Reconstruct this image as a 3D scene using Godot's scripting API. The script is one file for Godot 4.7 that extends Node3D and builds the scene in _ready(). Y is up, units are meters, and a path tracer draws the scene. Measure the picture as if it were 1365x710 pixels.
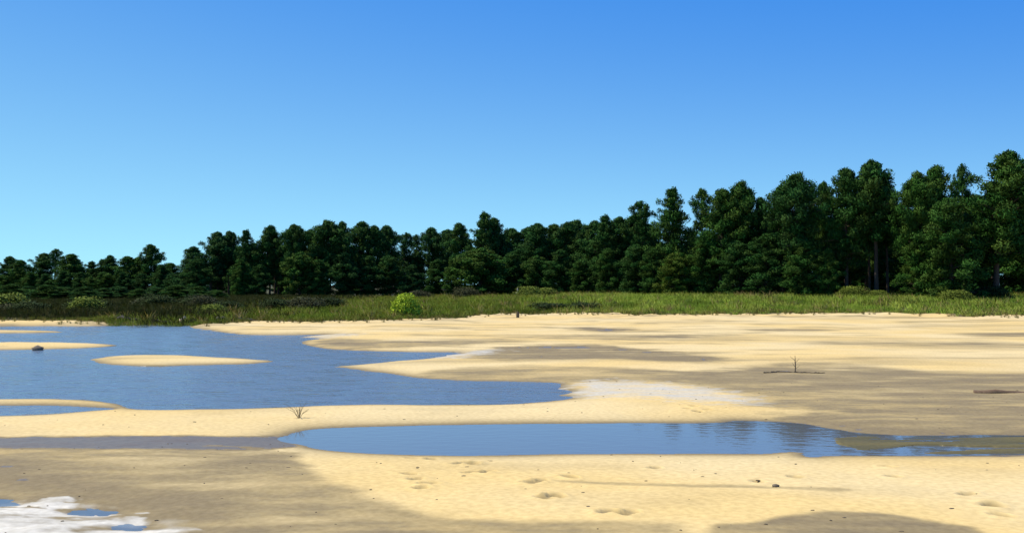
extends Node3D
# A shallow river with sand bars and a rain pool in front of a pine wood. Metres, y up, water level at y = 0, the camera stands at the origin looking along -z.

var RIVER := PackedVector2Array([Vector2(-70.31, -66.73), Vector2(-50.83, -67.88), Vector2(-35.93, -69.07), Vector2(-33.06, -69.68), Vector2(-29.34, -69.68), Vector2(-27.39, -72.24), Vector2(-25.10, -73.59), Vector2(-23.15, -72.24), Vector2(-22.27, -67.88), Vector2(-17.84, -60.58), Vector2(-15.00, -57.48), Vector2(-12.59, -57.48), Vector2(-10.70, -57.91), Vector2(-11.94, -55.46), Vector2(-10.51, -53.58), Vector2(-11.01, -51.14), Vector2(-10.04, -48.03), Vector2(-8.32, -45.01), Vector2(-6.08, -43.77), Vector2(-4.02, -43.05), Vector2(-2.36, -42.81), Vector2(-2.86, -40.61), Vector2(-3.64, -39.00), Vector2(-4.69, -37.88), Vector2(-5.63, -36.48), Vector2(-6.45, -35.50), Vector2(-5.59, -34.56), Vector2(-4.49, -33.25), Vector2(-3.33, -31.78), Vector2(-1.92, -30.55), Vector2(-0.06, -30.20), Vector2(1.19, -29.86), Vector2(1.53, -28.98), Vector2(1.28, -28.15), Vector2(1.72, -27.37), Vector2(1.32, -26.46), Vector2(1.66, -26.11), Vector2(1.01, -25.27), Vector2(0.33, -24.80), Vector2(-0.38, -24.49), Vector2(-1.68, -24.41), Vector2(-3.24, -24.56), Vector2(-4.49, -24.34), Vector2(-5.50, -23.90), Vector2(-7.69, -23.54), Vector2(-8.98, -23.54), Vector2(-9.77, -24.56), Vector2(-11.05, -25.35), Vector2(-12.52, -25.68), Vector2(-13.88, -25.60), Vector2(-16.01, -25.27), Vector2(-20.30, -24.64), Vector2(-28.43, -23.61), Vector2(-46.30, -32.30)])
var ISLANDS := [PackedVector2Array([Vector2(-36.60, -47.45), Vector2(-29.35, -49.23), Vector2(-24.78, -49.85), Vector2(-21.61, -49.54), Vector2(-19.12, -48.03), Vector2(-19.97, -45.80), Vector2(-21.91, -44.76), Vector2(-25.03, -44.26), Vector2(-31.44, -44.26)]),
	PackedVector2Array([Vector2(-16.66, -38.62), Vector2(-16.69, -40.40), Vector2(-15.79, -41.25), Vector2(-14.35, -41.46), Vector2(-11.77, -39.99), Vector2(-9.38, -38.43), Vector2(-9.65, -36.99), Vector2(-10.90, -36.48), Vector2(-12.04, -36.15), Vector2(-12.97, -35.66), Vector2(-14.73, -36.31)]),
	PackedVector2Array([Vector2(-44.41, -62.50), Vector2(-35.64, -63.00), Vector2(-28.01, -61.52), Vector2(-29.66, -59.66), Vector2(-36.48, -59.66)])]
var POOLS := [PackedVector2Array([Vector2(-4.45, -18.97), Vector2(-4.46, -19.53), Vector2(-4.29, -19.97), Vector2(-3.73, -20.54), Vector2(-2.39, -20.76), Vector2(-0.74, -20.98), Vector2(1.07, -21.09), Vector2(2.86, -21.15), Vector2(4.28, -21.26), Vector2(4.97, -21.61), Vector2(5.76, -21.49), Vector2(6.18, -21.24), Vector2(6.36, -20.76), Vector2(6.73, -20.12), Vector2(7.24, -19.72), Vector2(7.96, -19.48), Vector2(9.05, -19.58), Vector2(10.14, -19.53), Vector2(12.20, -19.63), Vector2(14.02, -19.06), Vector2(12.40, -17.77), Vector2(10.14, -17.38), Vector2(9.02, -17.38), Vector2(7.47, -17.23), Vector2(5.76, -17.23), Vector2(5.25, -17.12), Vector2(5.22, -17.54), Vector2(4.92, -17.62), Vector2(4.48, -17.46), Vector2(4.10, -17.46), Vector2(2.36, -17.46), Vector2(0.88, -17.42), Vector2(-0.85, -17.27), Vector2(-2.00, -17.35), Vector2(-2.91, -17.58), Vector2(-3.56, -17.98), Vector2(-4.04, -18.48)]),
	PackedVector2Array([Vector2(-19.45, -23.61), Vector2(-15.32, -24.19), Vector2(-12.56, -24.19), Vector2(-11.46, -24.19), Vector2(-10.44, -23.97), Vector2(-9.57, -23.61), Vector2(-9.93, -23.19), Vector2(-10.71, -22.73), Vector2(-11.64, -22.41), Vector2(-14.03, -22.15), Vector2(-17.85, -21.67)]),
	PackedVector2Array([Vector2(-7.79, -13.81), Vector2(-7.12, -13.74), Vector2(-6.89, -13.62), Vector2(-6.74, -13.39), Vector2(-6.84, -13.30), Vector2(-7.50, -13.30)]),
	PackedVector2Array([Vector2(-5.78, -12.99), Vector2(-5.68, -13.10), Vector2(-5.39, -13.04), Vector2(-5.19, -12.89), Vector2(-5.16, -12.76), Vector2(-5.37, -12.74), Vector2(-5.60, -12.87)]),
	PackedVector2Array([Vector2(-4.88, -12.23), Vector2(-4.76, -12.29), Vector2(-4.56, -12.20), Vector2(-4.56, -12.05), Vector2(-4.73, -12.05)])]
var SHOALS_AND_REFLECTION := [PackedVector2Array([Vector2(7.20, -17.46), Vector2(8.19, -17.73), Vector2(10.08, -17.98), Vector2(9.83, -17.54), Vector2(8.16, -17.38)]),
	PackedVector2Array([Vector2(6.26, -19.15), Vector2(7.06, -19.43), Vector2(8.01, -19.24), Vector2(9.35, -19.29), Vector2(11.29, -19.34), Vector2(10.61, -18.18), Vector2(8.87, -18.02), Vector2(7.61, -18.27), Vector2(6.79, -17.94), Vector2(6.21, -17.85), Vector2(6.08, -18.35)])]  # olive strip standing in for dark tree reflections in the pool
# outline, strength, feather in metres
var DAMP_AND_SHADE := [[PackedVector2Array([Vector2(-14.15, -17.19), Vector2(-8.96, -17.26), Vector2(-4.01, -17.42), Vector2(-3.55, -16.53), Vector2(-2.89, -14.77), Vector2(-2.12, -13.92), Vector2(-1.63, -13.17), Vector2(-0.97, -12.49), Vector2(0.16, -12.14), Vector2(1.70, -11.91), Vector2(1.96, -11.59), Vector2(1.52, -9.19), Vector2(-7.54, -9.19)]), 0.52, 0.2],
	[PackedVector2Array([Vector2(-13.60, -16.53), Vector2(-8.58, -16.53), Vector2(-7.05, -15.66), Vector2(-5.65, -14.23), Vector2(-4.23, -13.17), Vector2(-3.04, -12.41), Vector2(-1.94, -12.03), Vector2(-1.11, -11.95), Vector2(-0.85, -9.19), Vector2(-7.54, -9.19)]), 0.45, 0.7],
	[PackedVector2Array([Vector2(-15.30, -18.59), Vector2(-9.69, -18.68), Vector2(-6.89, -18.77), Vector2(-5.23, -18.95), Vector2(-4.51, -19.33), Vector2(-4.03, -18.24), Vector2(-4.29, -17.50), Vector2(-6.36, -17.34), Vector2(-8.96, -17.26), Vector2(-14.08, -17.11)]), 1.3, 0.22],
	[PackedVector2Array([Vector2(2.25, -11.53), Vector2(2.89, -11.99), Vector2(3.56, -12.41), Vector2(4.18, -12.59), Vector2(4.89, -12.45), Vector2(5.29, -12.06), Vector2(5.49, -11.53), Vector2(4.37, -9.19), Vector2(1.79, -9.19)]), 0.72, 0.1],
	[PackedVector2Array([Vector2(0.58, -14.60), Vector2(1.30, -14.57), Vector2(2.18, -14.49), Vector2(3.46, -14.33), Vector2(4.75, -13.97), Vector2(4.58, -13.77), Vector2(3.41, -14.12), Vector2(2.14, -14.25), Vector2(1.29, -14.41)]), 0.42, 0.08],  # thin darker line along a small step in the sand
	[PackedVector2Array([Vector2(4.80, -30.41), Vector2(8.34, -34.48), Vector2(11.58, -36.42), Vector2(14.14, -32.72), Vector2(16.86, -32.45), Vector2(23.06, -33.00), Vector2(13.16, -18.86), Vector2(9.93, -19.14), Vector2(7.53, -19.14), Vector2(6.60, -19.82), Vector2(6.19, -21.01), Vector2(5.87, -22.21), Vector2(7.05, -22.47), Vector2(5.73, -23.70), Vector2(6.25, -25.09), Vector2(5.54, -27.20)]), 0.6, 0.9],
	[PackedVector2Array([Vector2(6.03, -21.01), Vector2(6.90, -21.71), Vector2(8.92, -20.67), Vector2(11.22, -20.56), Vector2(14.35, -20.56), Vector2(13.10, -18.77), Vector2(9.93, -19.14), Vector2(7.53, -19.14), Vector2(6.60, -19.82)]), 0.5, 0.8],
	[PackedVector2Array([Vector2(-2.00, -41.96), Vector2(-0.09, -45.41), Vector2(3.85, -47.07), Vector2(6.45, -42.89), Vector2(8.16, -38.61), Vector2(6.87, -36.42), Vector2(3.39, -37.85), Vector2(0.50, -37.85), Vector2(-1.25, -38.61)]), 0.66, 0.9],
	[PackedVector2Array([Vector2(-3.08, -33.00), Vector2(0.47, -35.10), Vector2(5.47, -33.00), Vector2(6.58, -31.14), Vector2(4.40, -29.26), Vector2(1.74, -29.48), Vector2(-0.97, -29.94), Vector2(-2.88, -30.90)]), 0.5, 0.6],
	[PackedVector2Array([Vector2(-10.43, -52.15), Vector2(-4.68, -50.12), Vector2(0.68, -50.78), Vector2(-1.52, -47.07), Vector2(-4.87, -44.88), Vector2(-8.39, -45.41)]), 0.5, 1.2],
	[PackedVector2Array([Vector2(3.74, -63.25), Vector2(5.76, -64.31), Vector2(7.71, -62.24), Vector2(5.40, -60.29)]), 0.8, 1.0],
	[PackedVector2Array([Vector2(14.35, -61.25), Vector2(17.90, -62.24), Vector2(20.03, -60.77), Vector2(16.17, -59.37)]), 0.6, 1.0],
	[PackedVector2Array([Vector2(25.40, -56.75), Vector2(28.85, -58.47), Vector2(32.86, -58.47), Vector2(30.54, -54.35), Vector2(26.40, -54.35)]), 0.75, 1.0],
	[PackedVector2Array([Vector2(8.05, -33.29), Vector2(9.69, -33.72), Vector2(10.49, -33.00), Vector2(9.21, -32.05), Vector2(8.09, -32.45)]), 0.75, 0.2],
	[PackedVector2Array([Vector2(0.76, -56.75), Vector2(9.27, -55.93), Vector2(12.62, -52.15), Vector2(8.31, -50.12), Vector2(1.49, -52.15)]), 0.35, 1.5],
	[PackedVector2Array([Vector2(15.74, -49.48), Vector2(23.58, -50.12), Vector2(26.45, -47.07), Vector2(21.11, -44.88), Vector2(15.50, -46.50)]), 0.35, 1.5],
	[PackedVector2Array([Vector2(7.06, -17.11), Vector2(8.03, -17.38), Vector2(9.88, -17.62), Vector2(9.64, -17.19), Vector2(8.00, -17.04)]), 1.4, 0.3],
	[PackedVector2Array([Vector2(-12.16, -36.08), Vector2(-10.66, -36.60), Vector2(-9.40, -37.12), Vector2(-9.37, -35.92), Vector2(-10.54, -35.26), Vector2(-11.64, -34.94)]), 0.95, 0.5],  # shade of the island's front bank, painted in with its damp edge
	[PackedVector2Array([Vector2(13.51, -29.94), Vector2(15.68, -30.17), Vector2(16.68, -29.71), Vector2(15.95, -28.40), Vector2(13.89, -28.61)]), 0.35, 0.25]]
var PALE := [[PackedVector2Array([Vector2(-8.83, -13.17), Vector2(-6.83, -13.17), Vector2(-6.10, -12.91), Vector2(-5.62, -12.70), Vector2(-5.27, -12.46), Vector2(-5.02, -12.19), Vector2(-4.66, -11.85), Vector2(-4.17, -11.37), Vector2(-3.54, -9.28), Vector2(-6.21, -9.28)]), 1.8, 0.4],
	[PackedVector2Array([Vector2(-6.65, -13.25), Vector2(-6.61, -13.44), Vector2(-6.39, -13.35), Vector2(-5.94, -13.19), Vector2(-6.06, -13.03), Vector2(-6.48, -13.08)]), 1.8, 0.06],
	[PackedVector2Array([Vector2(-6.51, -13.55), Vector2(-6.36, -13.67), Vector2(-5.95, -13.53), Vector2(-5.91, -13.35), Vector2(-6.30, -13.32)]), 1.4, 0.05],
	[PackedVector2Array([Vector2(-5.03, -12.62), Vector2(-4.96, -12.74), Vector2(-4.71, -12.76), Vector2(-4.68, -12.58), Vector2(-4.88, -12.50)]), 1.5, 0.05],
	[PackedVector2Array([Vector2(-5.05, -12.38), Vector2(-4.95, -12.48), Vector2(-4.70, -12.42), Vector2(-4.66, -12.26), Vector2(-4.85, -12.22)]), 1.6, 0.05],
	[PackedVector2Array([Vector2(-5.73, -13.21), Vector2(-5.61, -13.23), Vector2(-5.41, -12.99), Vector2(-5.47, -12.95)]), 0.5, 0.05],
	[PackedVector2Array([Vector2(-4.40, -12.26), Vector2(-4.28, -12.46), Vector2(-4.01, -12.07), Vector2(-3.94, -11.71), Vector2(-4.11, -11.71)]), 0.5, 0.1],
	[PackedVector2Array([Vector2(1.98, -29.12), Vector2(2.65, -29.67), Vector2(3.52, -29.34), Vector2(4.31, -28.69), Vector2(5.18, -27.48), Vector2(5.81, -25.68), Vector2(6.01, -24.09), Vector2(5.09, -24.09), Vector2(3.76, -25.02), Vector2(2.59, -25.68), Vector2(1.97, -26.02), Vector2(1.79, -26.91)]), 0.9, 0.6],
	[PackedVector2Array([Vector2(-3.79, -40.62), Vector2(-2.64, -41.93), Vector2(-1.08, -43.57), Vector2(-0.47, -42.85), Vector2(-1.32, -40.62), Vector2(-2.45, -39.00)]), 0.9, 0.6],
	[PackedVector2Array([Vector2(-11.82, -54.91), Vector2(-10.44, -56.50), Vector2(-9.10, -55.69), Vector2(-9.87, -53.41)]), 0.7, 0.8]]
var GRASS_EDGE := PackedVector2Array([Vector2(-99.38, -82.39), Vector2(-64.96, -78.73), Vector2(-39.63, -76.19), Vector2(-33.11, -74.59), Vector2(-26.09, -68.14), Vector2(-23.20, -68.80), Vector2(-20.25, -69.47), Vector2(-19.27, -73.81), Vector2(-15.41, -71.58), Vector2(-9.14, -73.81), Vector2(-4.84, -77.02), Vector2(-2.09, -84.35), Vector2(2.50, -87.47), Vector2(7.83, -87.47), Vector2(13.66, -82.39), Vector2(20.41, -84.35), Vector2(27.84, -87.47), Vector2(35.20, -84.35), Vector2(36.45, -78.73), Vector2(41.89, -80.52), Vector2(57.62, -82.39), Vector2(97.56, -84.35)])
var FOOTPRINTS := PackedVector2Array([Vector2(-1.59, -15.18), Vector2(-1.44, -14.72), Vector2(-1.30, -14.07), Vector2(-1.22, -14.39), Vector2(-1.69, -16.69), Vector2(-1.36, -16.61), Vector2(-0.86, -16.13), Vector2(-0.71, -16.13), Vector2(-0.64, -16.09), Vector2(-0.64, -15.24), Vector2(-0.49, -15.24), Vector2(-0.40, -15.24), Vector2(-0.33, -15.30), Vector2(0.29, -14.52), Vector2(0.43, -14.61), Vector2(0.43, -13.39), Vector2(0.56, -13.49), Vector2(0.60, -13.46), Vector2(1.19, -12.53), Vector2(1.32, -12.47), Vector2(1.47, -12.45), Vector2(2.28, -15.73), Vector2(6.27, -13.58), Vector2(6.25, -12.95), Vector2(6.33, -12.90), Vector2(6.19, -12.45), Vector2(3.64, -14.61), Vector2(4.29, -14.94), Vector2(4.09, -22.92), Vector2(4.31, -23.34), Vector2(4.24, -22.52), Vector2(4.53, -22.79), Vector2(6.03, -15.80), Vector2(5.79, -14.94), Vector2(0.88, -14.89)])
# x, z, height of the top above the water, crown kind, spread, tint, label, group
var TREE_LABELS := ["low dark pine behind the reeds, thirteenth from the big round-headed end pine",
	"low dark pine behind the reeds, twelfth from the big round-headed end pine",
	"low dark pine behind the reeds, eleventh from the big round-headed end pine",
	"low dark pine behind the reeds, tenth from the big round-headed end pine",
	"low dark pine behind the reeds, ninth from the big round-headed end pine",
	"low dark pine behind the reeds, eighth from the big round-headed end pine",
	"low dark pine behind the reeds, seventh from the big round-headed end pine",
	"low dark pine behind the reeds, sixth from the big round-headed end pine",
	"low dark pine behind the reeds, fifth from the big round-headed end pine",
	"low dark pine behind the reeds, fourth from the big round-headed end pine",
	"low dark pine behind the reeds, third from the big round-headed end pine",
	"low dark pine behind the reeds, second from the big round-headed end pine",
	"low pine in the skyline gap beside the big round-headed pine",
	"thin-topped pine standing above the low far pines behind the reeds",
	"big round-headed pine at the end of the low far stand, before the skyline gap",
	"bluish broad pine with a long sloping shoulder at the skyline gap",
	"lower pine on the shoulder beside the skyline gap",
	"narrow-headed pine next to the bluish broad pine at the skyline gap",
	"dark pine in the stand above the reed bed, first from the skyline gap",
	"dark pine in the stand above the reed bed, second from the skyline gap",
	"dark pine in the stand above the reed bed, third from the skyline gap",
	"dark pine in the stand above the reed bed, fourth from the skyline gap",
	"dark pine in the stand above the reed bed, fifth from the skyline gap",
	"dark pine in the stand above the reed bed, sixth from the skyline gap",
	"dark pine in the stand above the reed bed, seventh from the skyline gap",
	"round-topped pine over two pale trunks above the reed bed",
	"wide pine standing highest among those above the reed bed",
	"grey-green open pine with sky showing through, first from the pines above the reeds",
	"grey-green open pine with sky showing through, second from the pines above the reeds",
	"grey-green open pine with sky showing through, third from the pines above the reeds",
	"grey-green open pine with sky showing through, fourth from the pines above the reeds",
	"grey-green open pine with sky showing through, fifth from the pines above the reeds",
	"dark round pine on the near side of the open pines with sky gaps",
	"pointed dark pine that stands highest above the middle meadow",
	"pine leaning its crown against the pointed pine of the middle meadow",
	"dark even-topped pine beyond the meadow, first from the pointed highest pine",
	"dark even-topped pine beyond the meadow, second from the pointed highest pine",
	"dark even-topped pine beyond the meadow, third from the pointed highest pine",
	"dark even-topped pine beyond the meadow, fourth from the pointed highest pine",
	"dark even-topped pine beyond the meadow, fifth from the pointed highest pine",
	"dark even-topped pine beyond the meadow, sixth from the pointed highest pine",
	"dark even-topped pine beyond the meadow, seventh from the pointed highest pine",
	"dark even-topped pine beyond the meadow, eighth from the pointed highest pine",
	"pointed pine rising at the end of the even wood beyond the meadow",
	"open-crowned pine with a sky gap under its small round head",
	"low dense pine beside the open-crowned pine with the sky gap",
	"dark spire-topped pine next to the open-crowned pine",
	"thin pine with a forked open top between two full pines",
	"full pine with a bright green sunlit flank beside the forked thin pine",
	"pine with a flat dark head overhanging its neighbour's sunlit flank",
	"shorter pine tucked between the flat-headed pine and the broad domed pine",
	"broad domed pine with tiered green boughs over the sand beach",
	"shoulder pine standing against the broad domed pine over the beach",
	"slim pine beside the bright chink of sky over the beach",
	"round-headed tall pine next to the group of bare trunks",
	"pointed tall pine on a bare reddish trunk over the beach",
	"slim pine hidden up to its head, with a grey bare trunk",
	"slim pine with a dark bare trunk behind the pointed tall pine",
	"green flat-shouldered pine with boughs down to the grass",
	"green pine joined crown to crown with the flat-shouldered pine",
	"thin sparse-topped pine beside the great dark pine",
	"great dark round pine, tallest of all, shading the grass below it",
	"dark low-boughed pine standing forward on the grass beside the great pine",
	"dark tall pine next beyond the great round pine",
	"dark tall pine at the outer end of the beach stand, the lower",
	"dark tall pine at the outer end of the beach stand, the taller",
	"broad lighter green tree spreading in front of the pointed pine",
	"olive yellow-green tree at the wood's edge with foliage to the grass",
	"green bushy young pine beside the olive tree",
	"small leafy tree below the inner pines of the far stand",
	"small bushy young pine below the outer pines of the far stand, the tallest",
	"small bushy young pine below the outer pines of the far stand, the lowest",
	"small bushy young pine below the thin-topped pine of the far stand, the lowest",
	"small bushy young pine below the thin-topped pine of the far stand, the middle-sized",
	"small bushy young pine below the inner pines of the far stand, the taller",
	"small bushy young pine below the big round-headed pine of the far stand, the middle-sized",
	"small bushy young pine below the big round-headed pine of the far stand, the lowest",
	"small bushy young pine below the outer pines of the far stand, the middle-sized",
	"small bushy young pine below the thin-topped pine of the far stand, the tallest",
	"small bushy young pine below the inner pines of the far stand, the lower",
	"small bushy young pine below the big round-headed pine of the far stand, the tallest",
	"small bushy young pine below the bluish broad pine at the skyline gap",
	"small bushy young pine below the narrow-headed pine near the skyline gap",
	"small bushy young pine below the middle pines above the reeds",
	"small leafy tree below the round-topped pine over two pale trunks",
	"small bushy young pine below the wide highest pine above the reeds, the lower",
	"small bushy young pine below the wide highest pine above the reeds, the taller",
	"small bushy young pine below the last pines above the reeds",
	"small bushy young pine below the open pines with sky gaps, the tallest",
	"small bushy young pine below the open pines with sky gaps, the lowest",
	"small bushy young pine below the open pines with sky gaps, the middle-sized",
	"small bushy young pine below the dark round pine beside the open pines",
	"small bushy young pine below the leaning pine beside the pointed highest pine",
	"small leafy tree below the even-topped pines beyond the meadow",
	"small bushy young pine below the even-topped pines beyond the meadow",
	"small bushy young pine below the pointed end pine of the even wood, the lower",
	"small bushy young pine below the pointed end pine of the even wood, the taller",
	"small bushy young pine below the open-crowned pine with the sky gap, the taller",
	"small bushy young pine below the open-crowned pine with the sky gap, the lower",
	"small bushy young pine below the flat-headed dark pine",
	"small bushy young pine below the shoulder pine over the beach",
	"small bushy young pine below the broad domed pine over the beach",
	"small bushy young pine below the slim pine by the chink of sky",
	"small bushy young pine below the flat-shouldered green pine",
	"small bushy young pine below the green crown-joined pine",
	"back-row pine half hidden behind the outer pines of the far stand, the lowest",
	"back-row pine half hidden behind the outer pines of the far stand, the middle-sized",
	"back-row pine half hidden behind the outer pines of the far stand, the second tallest",
	"back-row pine half hidden behind the outer pines of the far stand, the second lowest",
	"back-row pine half hidden behind the outer pines of the far stand, the tallest",
	"back-row pine half hidden behind the thin-topped pine of the far stand, the lowest",
	"back-row pine half hidden behind the thin-topped pine of the far stand, the middle-sized",
	"back-row pine half hidden behind the thin-topped pine of the far stand, the tallest",
	"back-row pine half hidden behind the inner pines of the far stand, the second lowest",
	"back-row pine half hidden behind the inner pines of the far stand, the tallest",
	"back-row pine half hidden behind the inner pines of the far stand, the lowest",
	"back-row pine half hidden behind the inner pines of the far stand, the second tallest",
	"back-row pine half hidden behind the big round-headed pine of the far stand, the lower",
	"back-row pine half hidden behind the big round-headed pine of the far stand, the taller",
	"back-row pine half hidden behind the bluish broad pine at the skyline gap, the lower",
	"back-row pine half hidden behind the bluish broad pine at the skyline gap, the taller",
	"back-row pine half hidden behind the narrow-headed pine near the skyline gap, the taller",
	"back-row pine half hidden behind the narrow-headed pine near the skyline gap, the lower",
	"back-row pine half hidden behind the middle pines above the reeds, the taller",
	"back-row pine half hidden behind the middle pines above the reeds, the lower",
	"back-row pine half hidden behind the round-topped pine over two pale trunks, the lowest",
	"back-row pine half hidden behind the round-topped pine over two pale trunks, the tallest",
	"back-row pine half hidden behind the round-topped pine over two pale trunks, the middle-sized",
	"back-row pine half hidden behind the wide highest pine above the reeds, the middle-sized",
	"back-row pine half hidden behind the wide highest pine above the reeds, the lowest",
	"back-row pine half hidden behind the wide highest pine above the reeds, the tallest",
	"back-row pine half hidden behind the last pines above the reeds, the taller",
	"back-row pine half hidden behind the last pines above the reeds, the lower",
	"back-row pine half hidden behind the open pines with sky gaps, the tallest",
	"back-row pine half hidden behind the open pines with sky gaps, the second tallest",
	"back-row pine half hidden behind the open pines with sky gaps, the second lowest",
	"back-row pine half hidden behind the open pines with sky gaps, the lowest",
	"back-row pine half hidden behind the dark round pine beside the open pines, the lower",
	"back-row pine half hidden behind the dark round pine beside the open pines, the taller",
	"back-row pine half hidden behind the pointed highest pine of the meadow",
	"back-row pine half hidden behind the leaning pine beside the pointed highest pine, the second lowest",
	"back-row pine half hidden behind the leaning pine beside the pointed highest pine, the lowest",
	"back-row pine half hidden behind the leaning pine beside the pointed highest pine, the tallest",
	"back-row pine half hidden behind the leaning pine beside the pointed highest pine, the second tallest",
	"back-row pine half hidden behind the even-topped pines beyond the meadow, the lowest",
	"back-row pine half hidden behind the even-topped pines beyond the meadow, the tallest",
	"back-row pine half hidden behind the even-topped pines beyond the meadow, the middle-sized",
	"back-row pine half hidden behind the even-topped pines beyond the meadow, the second lowest",
	"back-row pine half hidden behind the even-topped pines beyond the meadow, the second tallest",
	"back-row pine half hidden behind the pointed end pine of the even wood, the lowest",
	"back-row pine half hidden behind the pointed end pine of the even wood, the second tallest",
	"back-row pine half hidden behind the pointed end pine of the even wood, the tallest",
	"back-row pine half hidden behind the pointed end pine of the even wood, the second lowest",
	"back-row pine half hidden behind the open-crowned pine with the sky gap, the lowest",
	"back-row pine half hidden behind the open-crowned pine with the sky gap, the second lowest",
	"back-row pine half hidden behind the open-crowned pine with the sky gap, the second tallest",
	"back-row pine half hidden behind the open-crowned pine with the sky gap, the tallest",
	"back-row pine half hidden behind the spire-topped pine, the taller",
	"back-row pine half hidden behind the spire-topped pine, the lower",
	"back-row pine half hidden behind the forked thin pine, the tallest",
	"back-row pine half hidden behind the forked thin pine, the lowest",
	"back-row pine half hidden behind the forked thin pine, the middle-sized",
	"back-row pine half hidden behind the full pine with the sunlit flank, the lower",
	"back-row pine half hidden behind the full pine with the sunlit flank, the taller",
	"back-row pine half hidden behind the flat-headed dark pine, the tallest",
	"back-row pine half hidden behind the flat-headed dark pine, the middle-sized",
	"back-row pine half hidden behind the flat-headed dark pine, the lowest",
	"back-row pine half hidden behind the shoulder pine over the beach, the lowest",
	"back-row pine half hidden behind the shoulder pine over the beach, the second lowest",
	"back-row pine half hidden behind the shoulder pine over the beach, the second tallest",
	"back-row pine half hidden behind the shoulder pine over the beach, the tallest",
	"back-row pine half hidden behind the broad domed pine over the beach, the taller",
	"back-row pine half hidden behind the broad domed pine over the beach, the lower",
	"back-row pine half hidden behind the slim pine by the chink of sky, the taller",
	"back-row pine half hidden behind the slim pine by the chink of sky, the lower",
	"back-row pine half hidden behind the round-headed tall pine by bare trunks, the taller",
	"back-row pine half hidden behind the round-headed tall pine by bare trunks, the lower",
	"back-row pine half hidden behind the pointed tall pine on the reddish trunk, the second tallest",
	"back-row pine half hidden behind the pointed tall pine on the reddish trunk, the lowest",
	"back-row pine half hidden behind the pointed tall pine on the reddish trunk, the tallest",
	"back-row pine half hidden behind the pointed tall pine on the reddish trunk, the second lowest",
	"back-row pine half hidden behind the flat-shouldered green pine, the taller",
	"back-row pine half hidden behind the flat-shouldered green pine, the lower",
	"back-row pine half hidden behind the green crown-joined pine, the lower",
	"back-row pine half hidden behind the green crown-joined pine, the taller",
	"back-row pine half hidden behind the thin sparse-topped pine, the middle-sized",
	"back-row pine half hidden behind the thin sparse-topped pine, the lowest",
	"back-row pine half hidden behind the thin sparse-topped pine, the tallest",
	"back-row pine half hidden behind the great dark round pine, the lowest",
	"back-row pine half hidden behind the great dark round pine, the middle-sized",
	"back-row pine half hidden behind the great dark round pine, the tallest",
	"back-row pine half hidden behind the tall pine beyond the great pine, the middle-sized",
	"back-row pine half hidden behind the tall pine beyond the great pine, the second tallest",
	"back-row pine half hidden behind the tall pine beyond the great pine, the second lowest",
	"back-row pine half hidden behind the tall pine beyond the great pine, the tallest",
	"back-row pine half hidden behind the tall pine beyond the great pine, the lowest",
	"young pine deep behind the spire-topped pine",
	"young pine deep behind the full pine with the sunlit flank",
	"young pine deep behind the flat-headed dark pine",
	"young pine deep behind the shoulder pine over the beach",
	"young pine deep behind the slim pine by the chink of sky",
	"young pine deep behind the round-headed tall pine by bare trunks",
	"young pine deep behind the pointed tall pine on the reddish trunk, the lower",
	"young pine deep behind the pointed tall pine on the reddish trunk, the taller",
	"young pine deep behind the flat-shouldered green pine",
	"young pine deep behind the thin sparse-topped pine",
	"young pine deep behind the great dark round pine",
	"young pine deep behind the tall pine beyond the great pine, the taller",
	"young pine deep behind the tall pine beyond the great pine, the lower",
	"young pine deep behind the big round-headed pine of the far stand",
	"young pine deep behind the bluish broad pine at the skyline gap, the taller",
	"young pine deep behind the bluish broad pine at the skyline gap, the lower",
	"young pine deep behind the narrow-headed pine near the skyline gap",
	"young pine deep behind the middle pines above the reeds",
	"young pine deep behind the round-topped pine over two pale trunks",
	"young pine deep behind the wide highest pine above the reeds",
	"young pine deep behind the last pines above the reeds",
	"young pine deep behind the open pines with sky gaps",
	"young pine deep behind the leaning pine beside the pointed highest pine",
	"young pine deep behind the even-topped pines beyond the meadow",
	"young pine deep behind the pointed end pine of the even wood",
	"low dark thicket tree at the back of the reed bed, first from its outer end",
	"low dark thicket tree at the back of the reed bed, second from its outer end",
	"low dark thicket tree at the back of the reed bed, third from its outer end",
	"low dark thicket tree at the back of the reed bed, fourth from its outer end",
	"low dark thicket tree at the back of the reed bed, fifth from its outer end",
	"low dark thicket tree at the back of the reed bed, sixth from its outer end",
	"low dark thicket tree at the back of the reed bed, seventh from its outer end",
	"low dark thicket tree at the back of the reed bed, eighth from its outer end",
	"low dark thicket tree at the back of the reed bed, ninth from its outer end",
	"low dark thicket tree at the back of the reed bed, tenth from its outer end",
	"low dark thicket tree at the back of the reed bed, eleventh from its outer end",
	"low dark thicket tree at the back of the reed bed, twelfth from its outer end",
	"low dark thicket tree at the back of the reed bed, thirteenth from its outer end",
	"low dark thicket tree at the back of the reed bed, fourteenth from its outer end"]
var TREE_GROUPS := ["low pines of the far stand", "pines above the reed bed", "grey-green open pines behind the bright bush", "pines beyond the middle meadow", "pines of the rising skyline", "tall pines over the sand beach", "lower trees along the wood's edge", "back rows of the pine wood", "young pines deep in the wood", "thicket at the back of the reed bed"]
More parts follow.
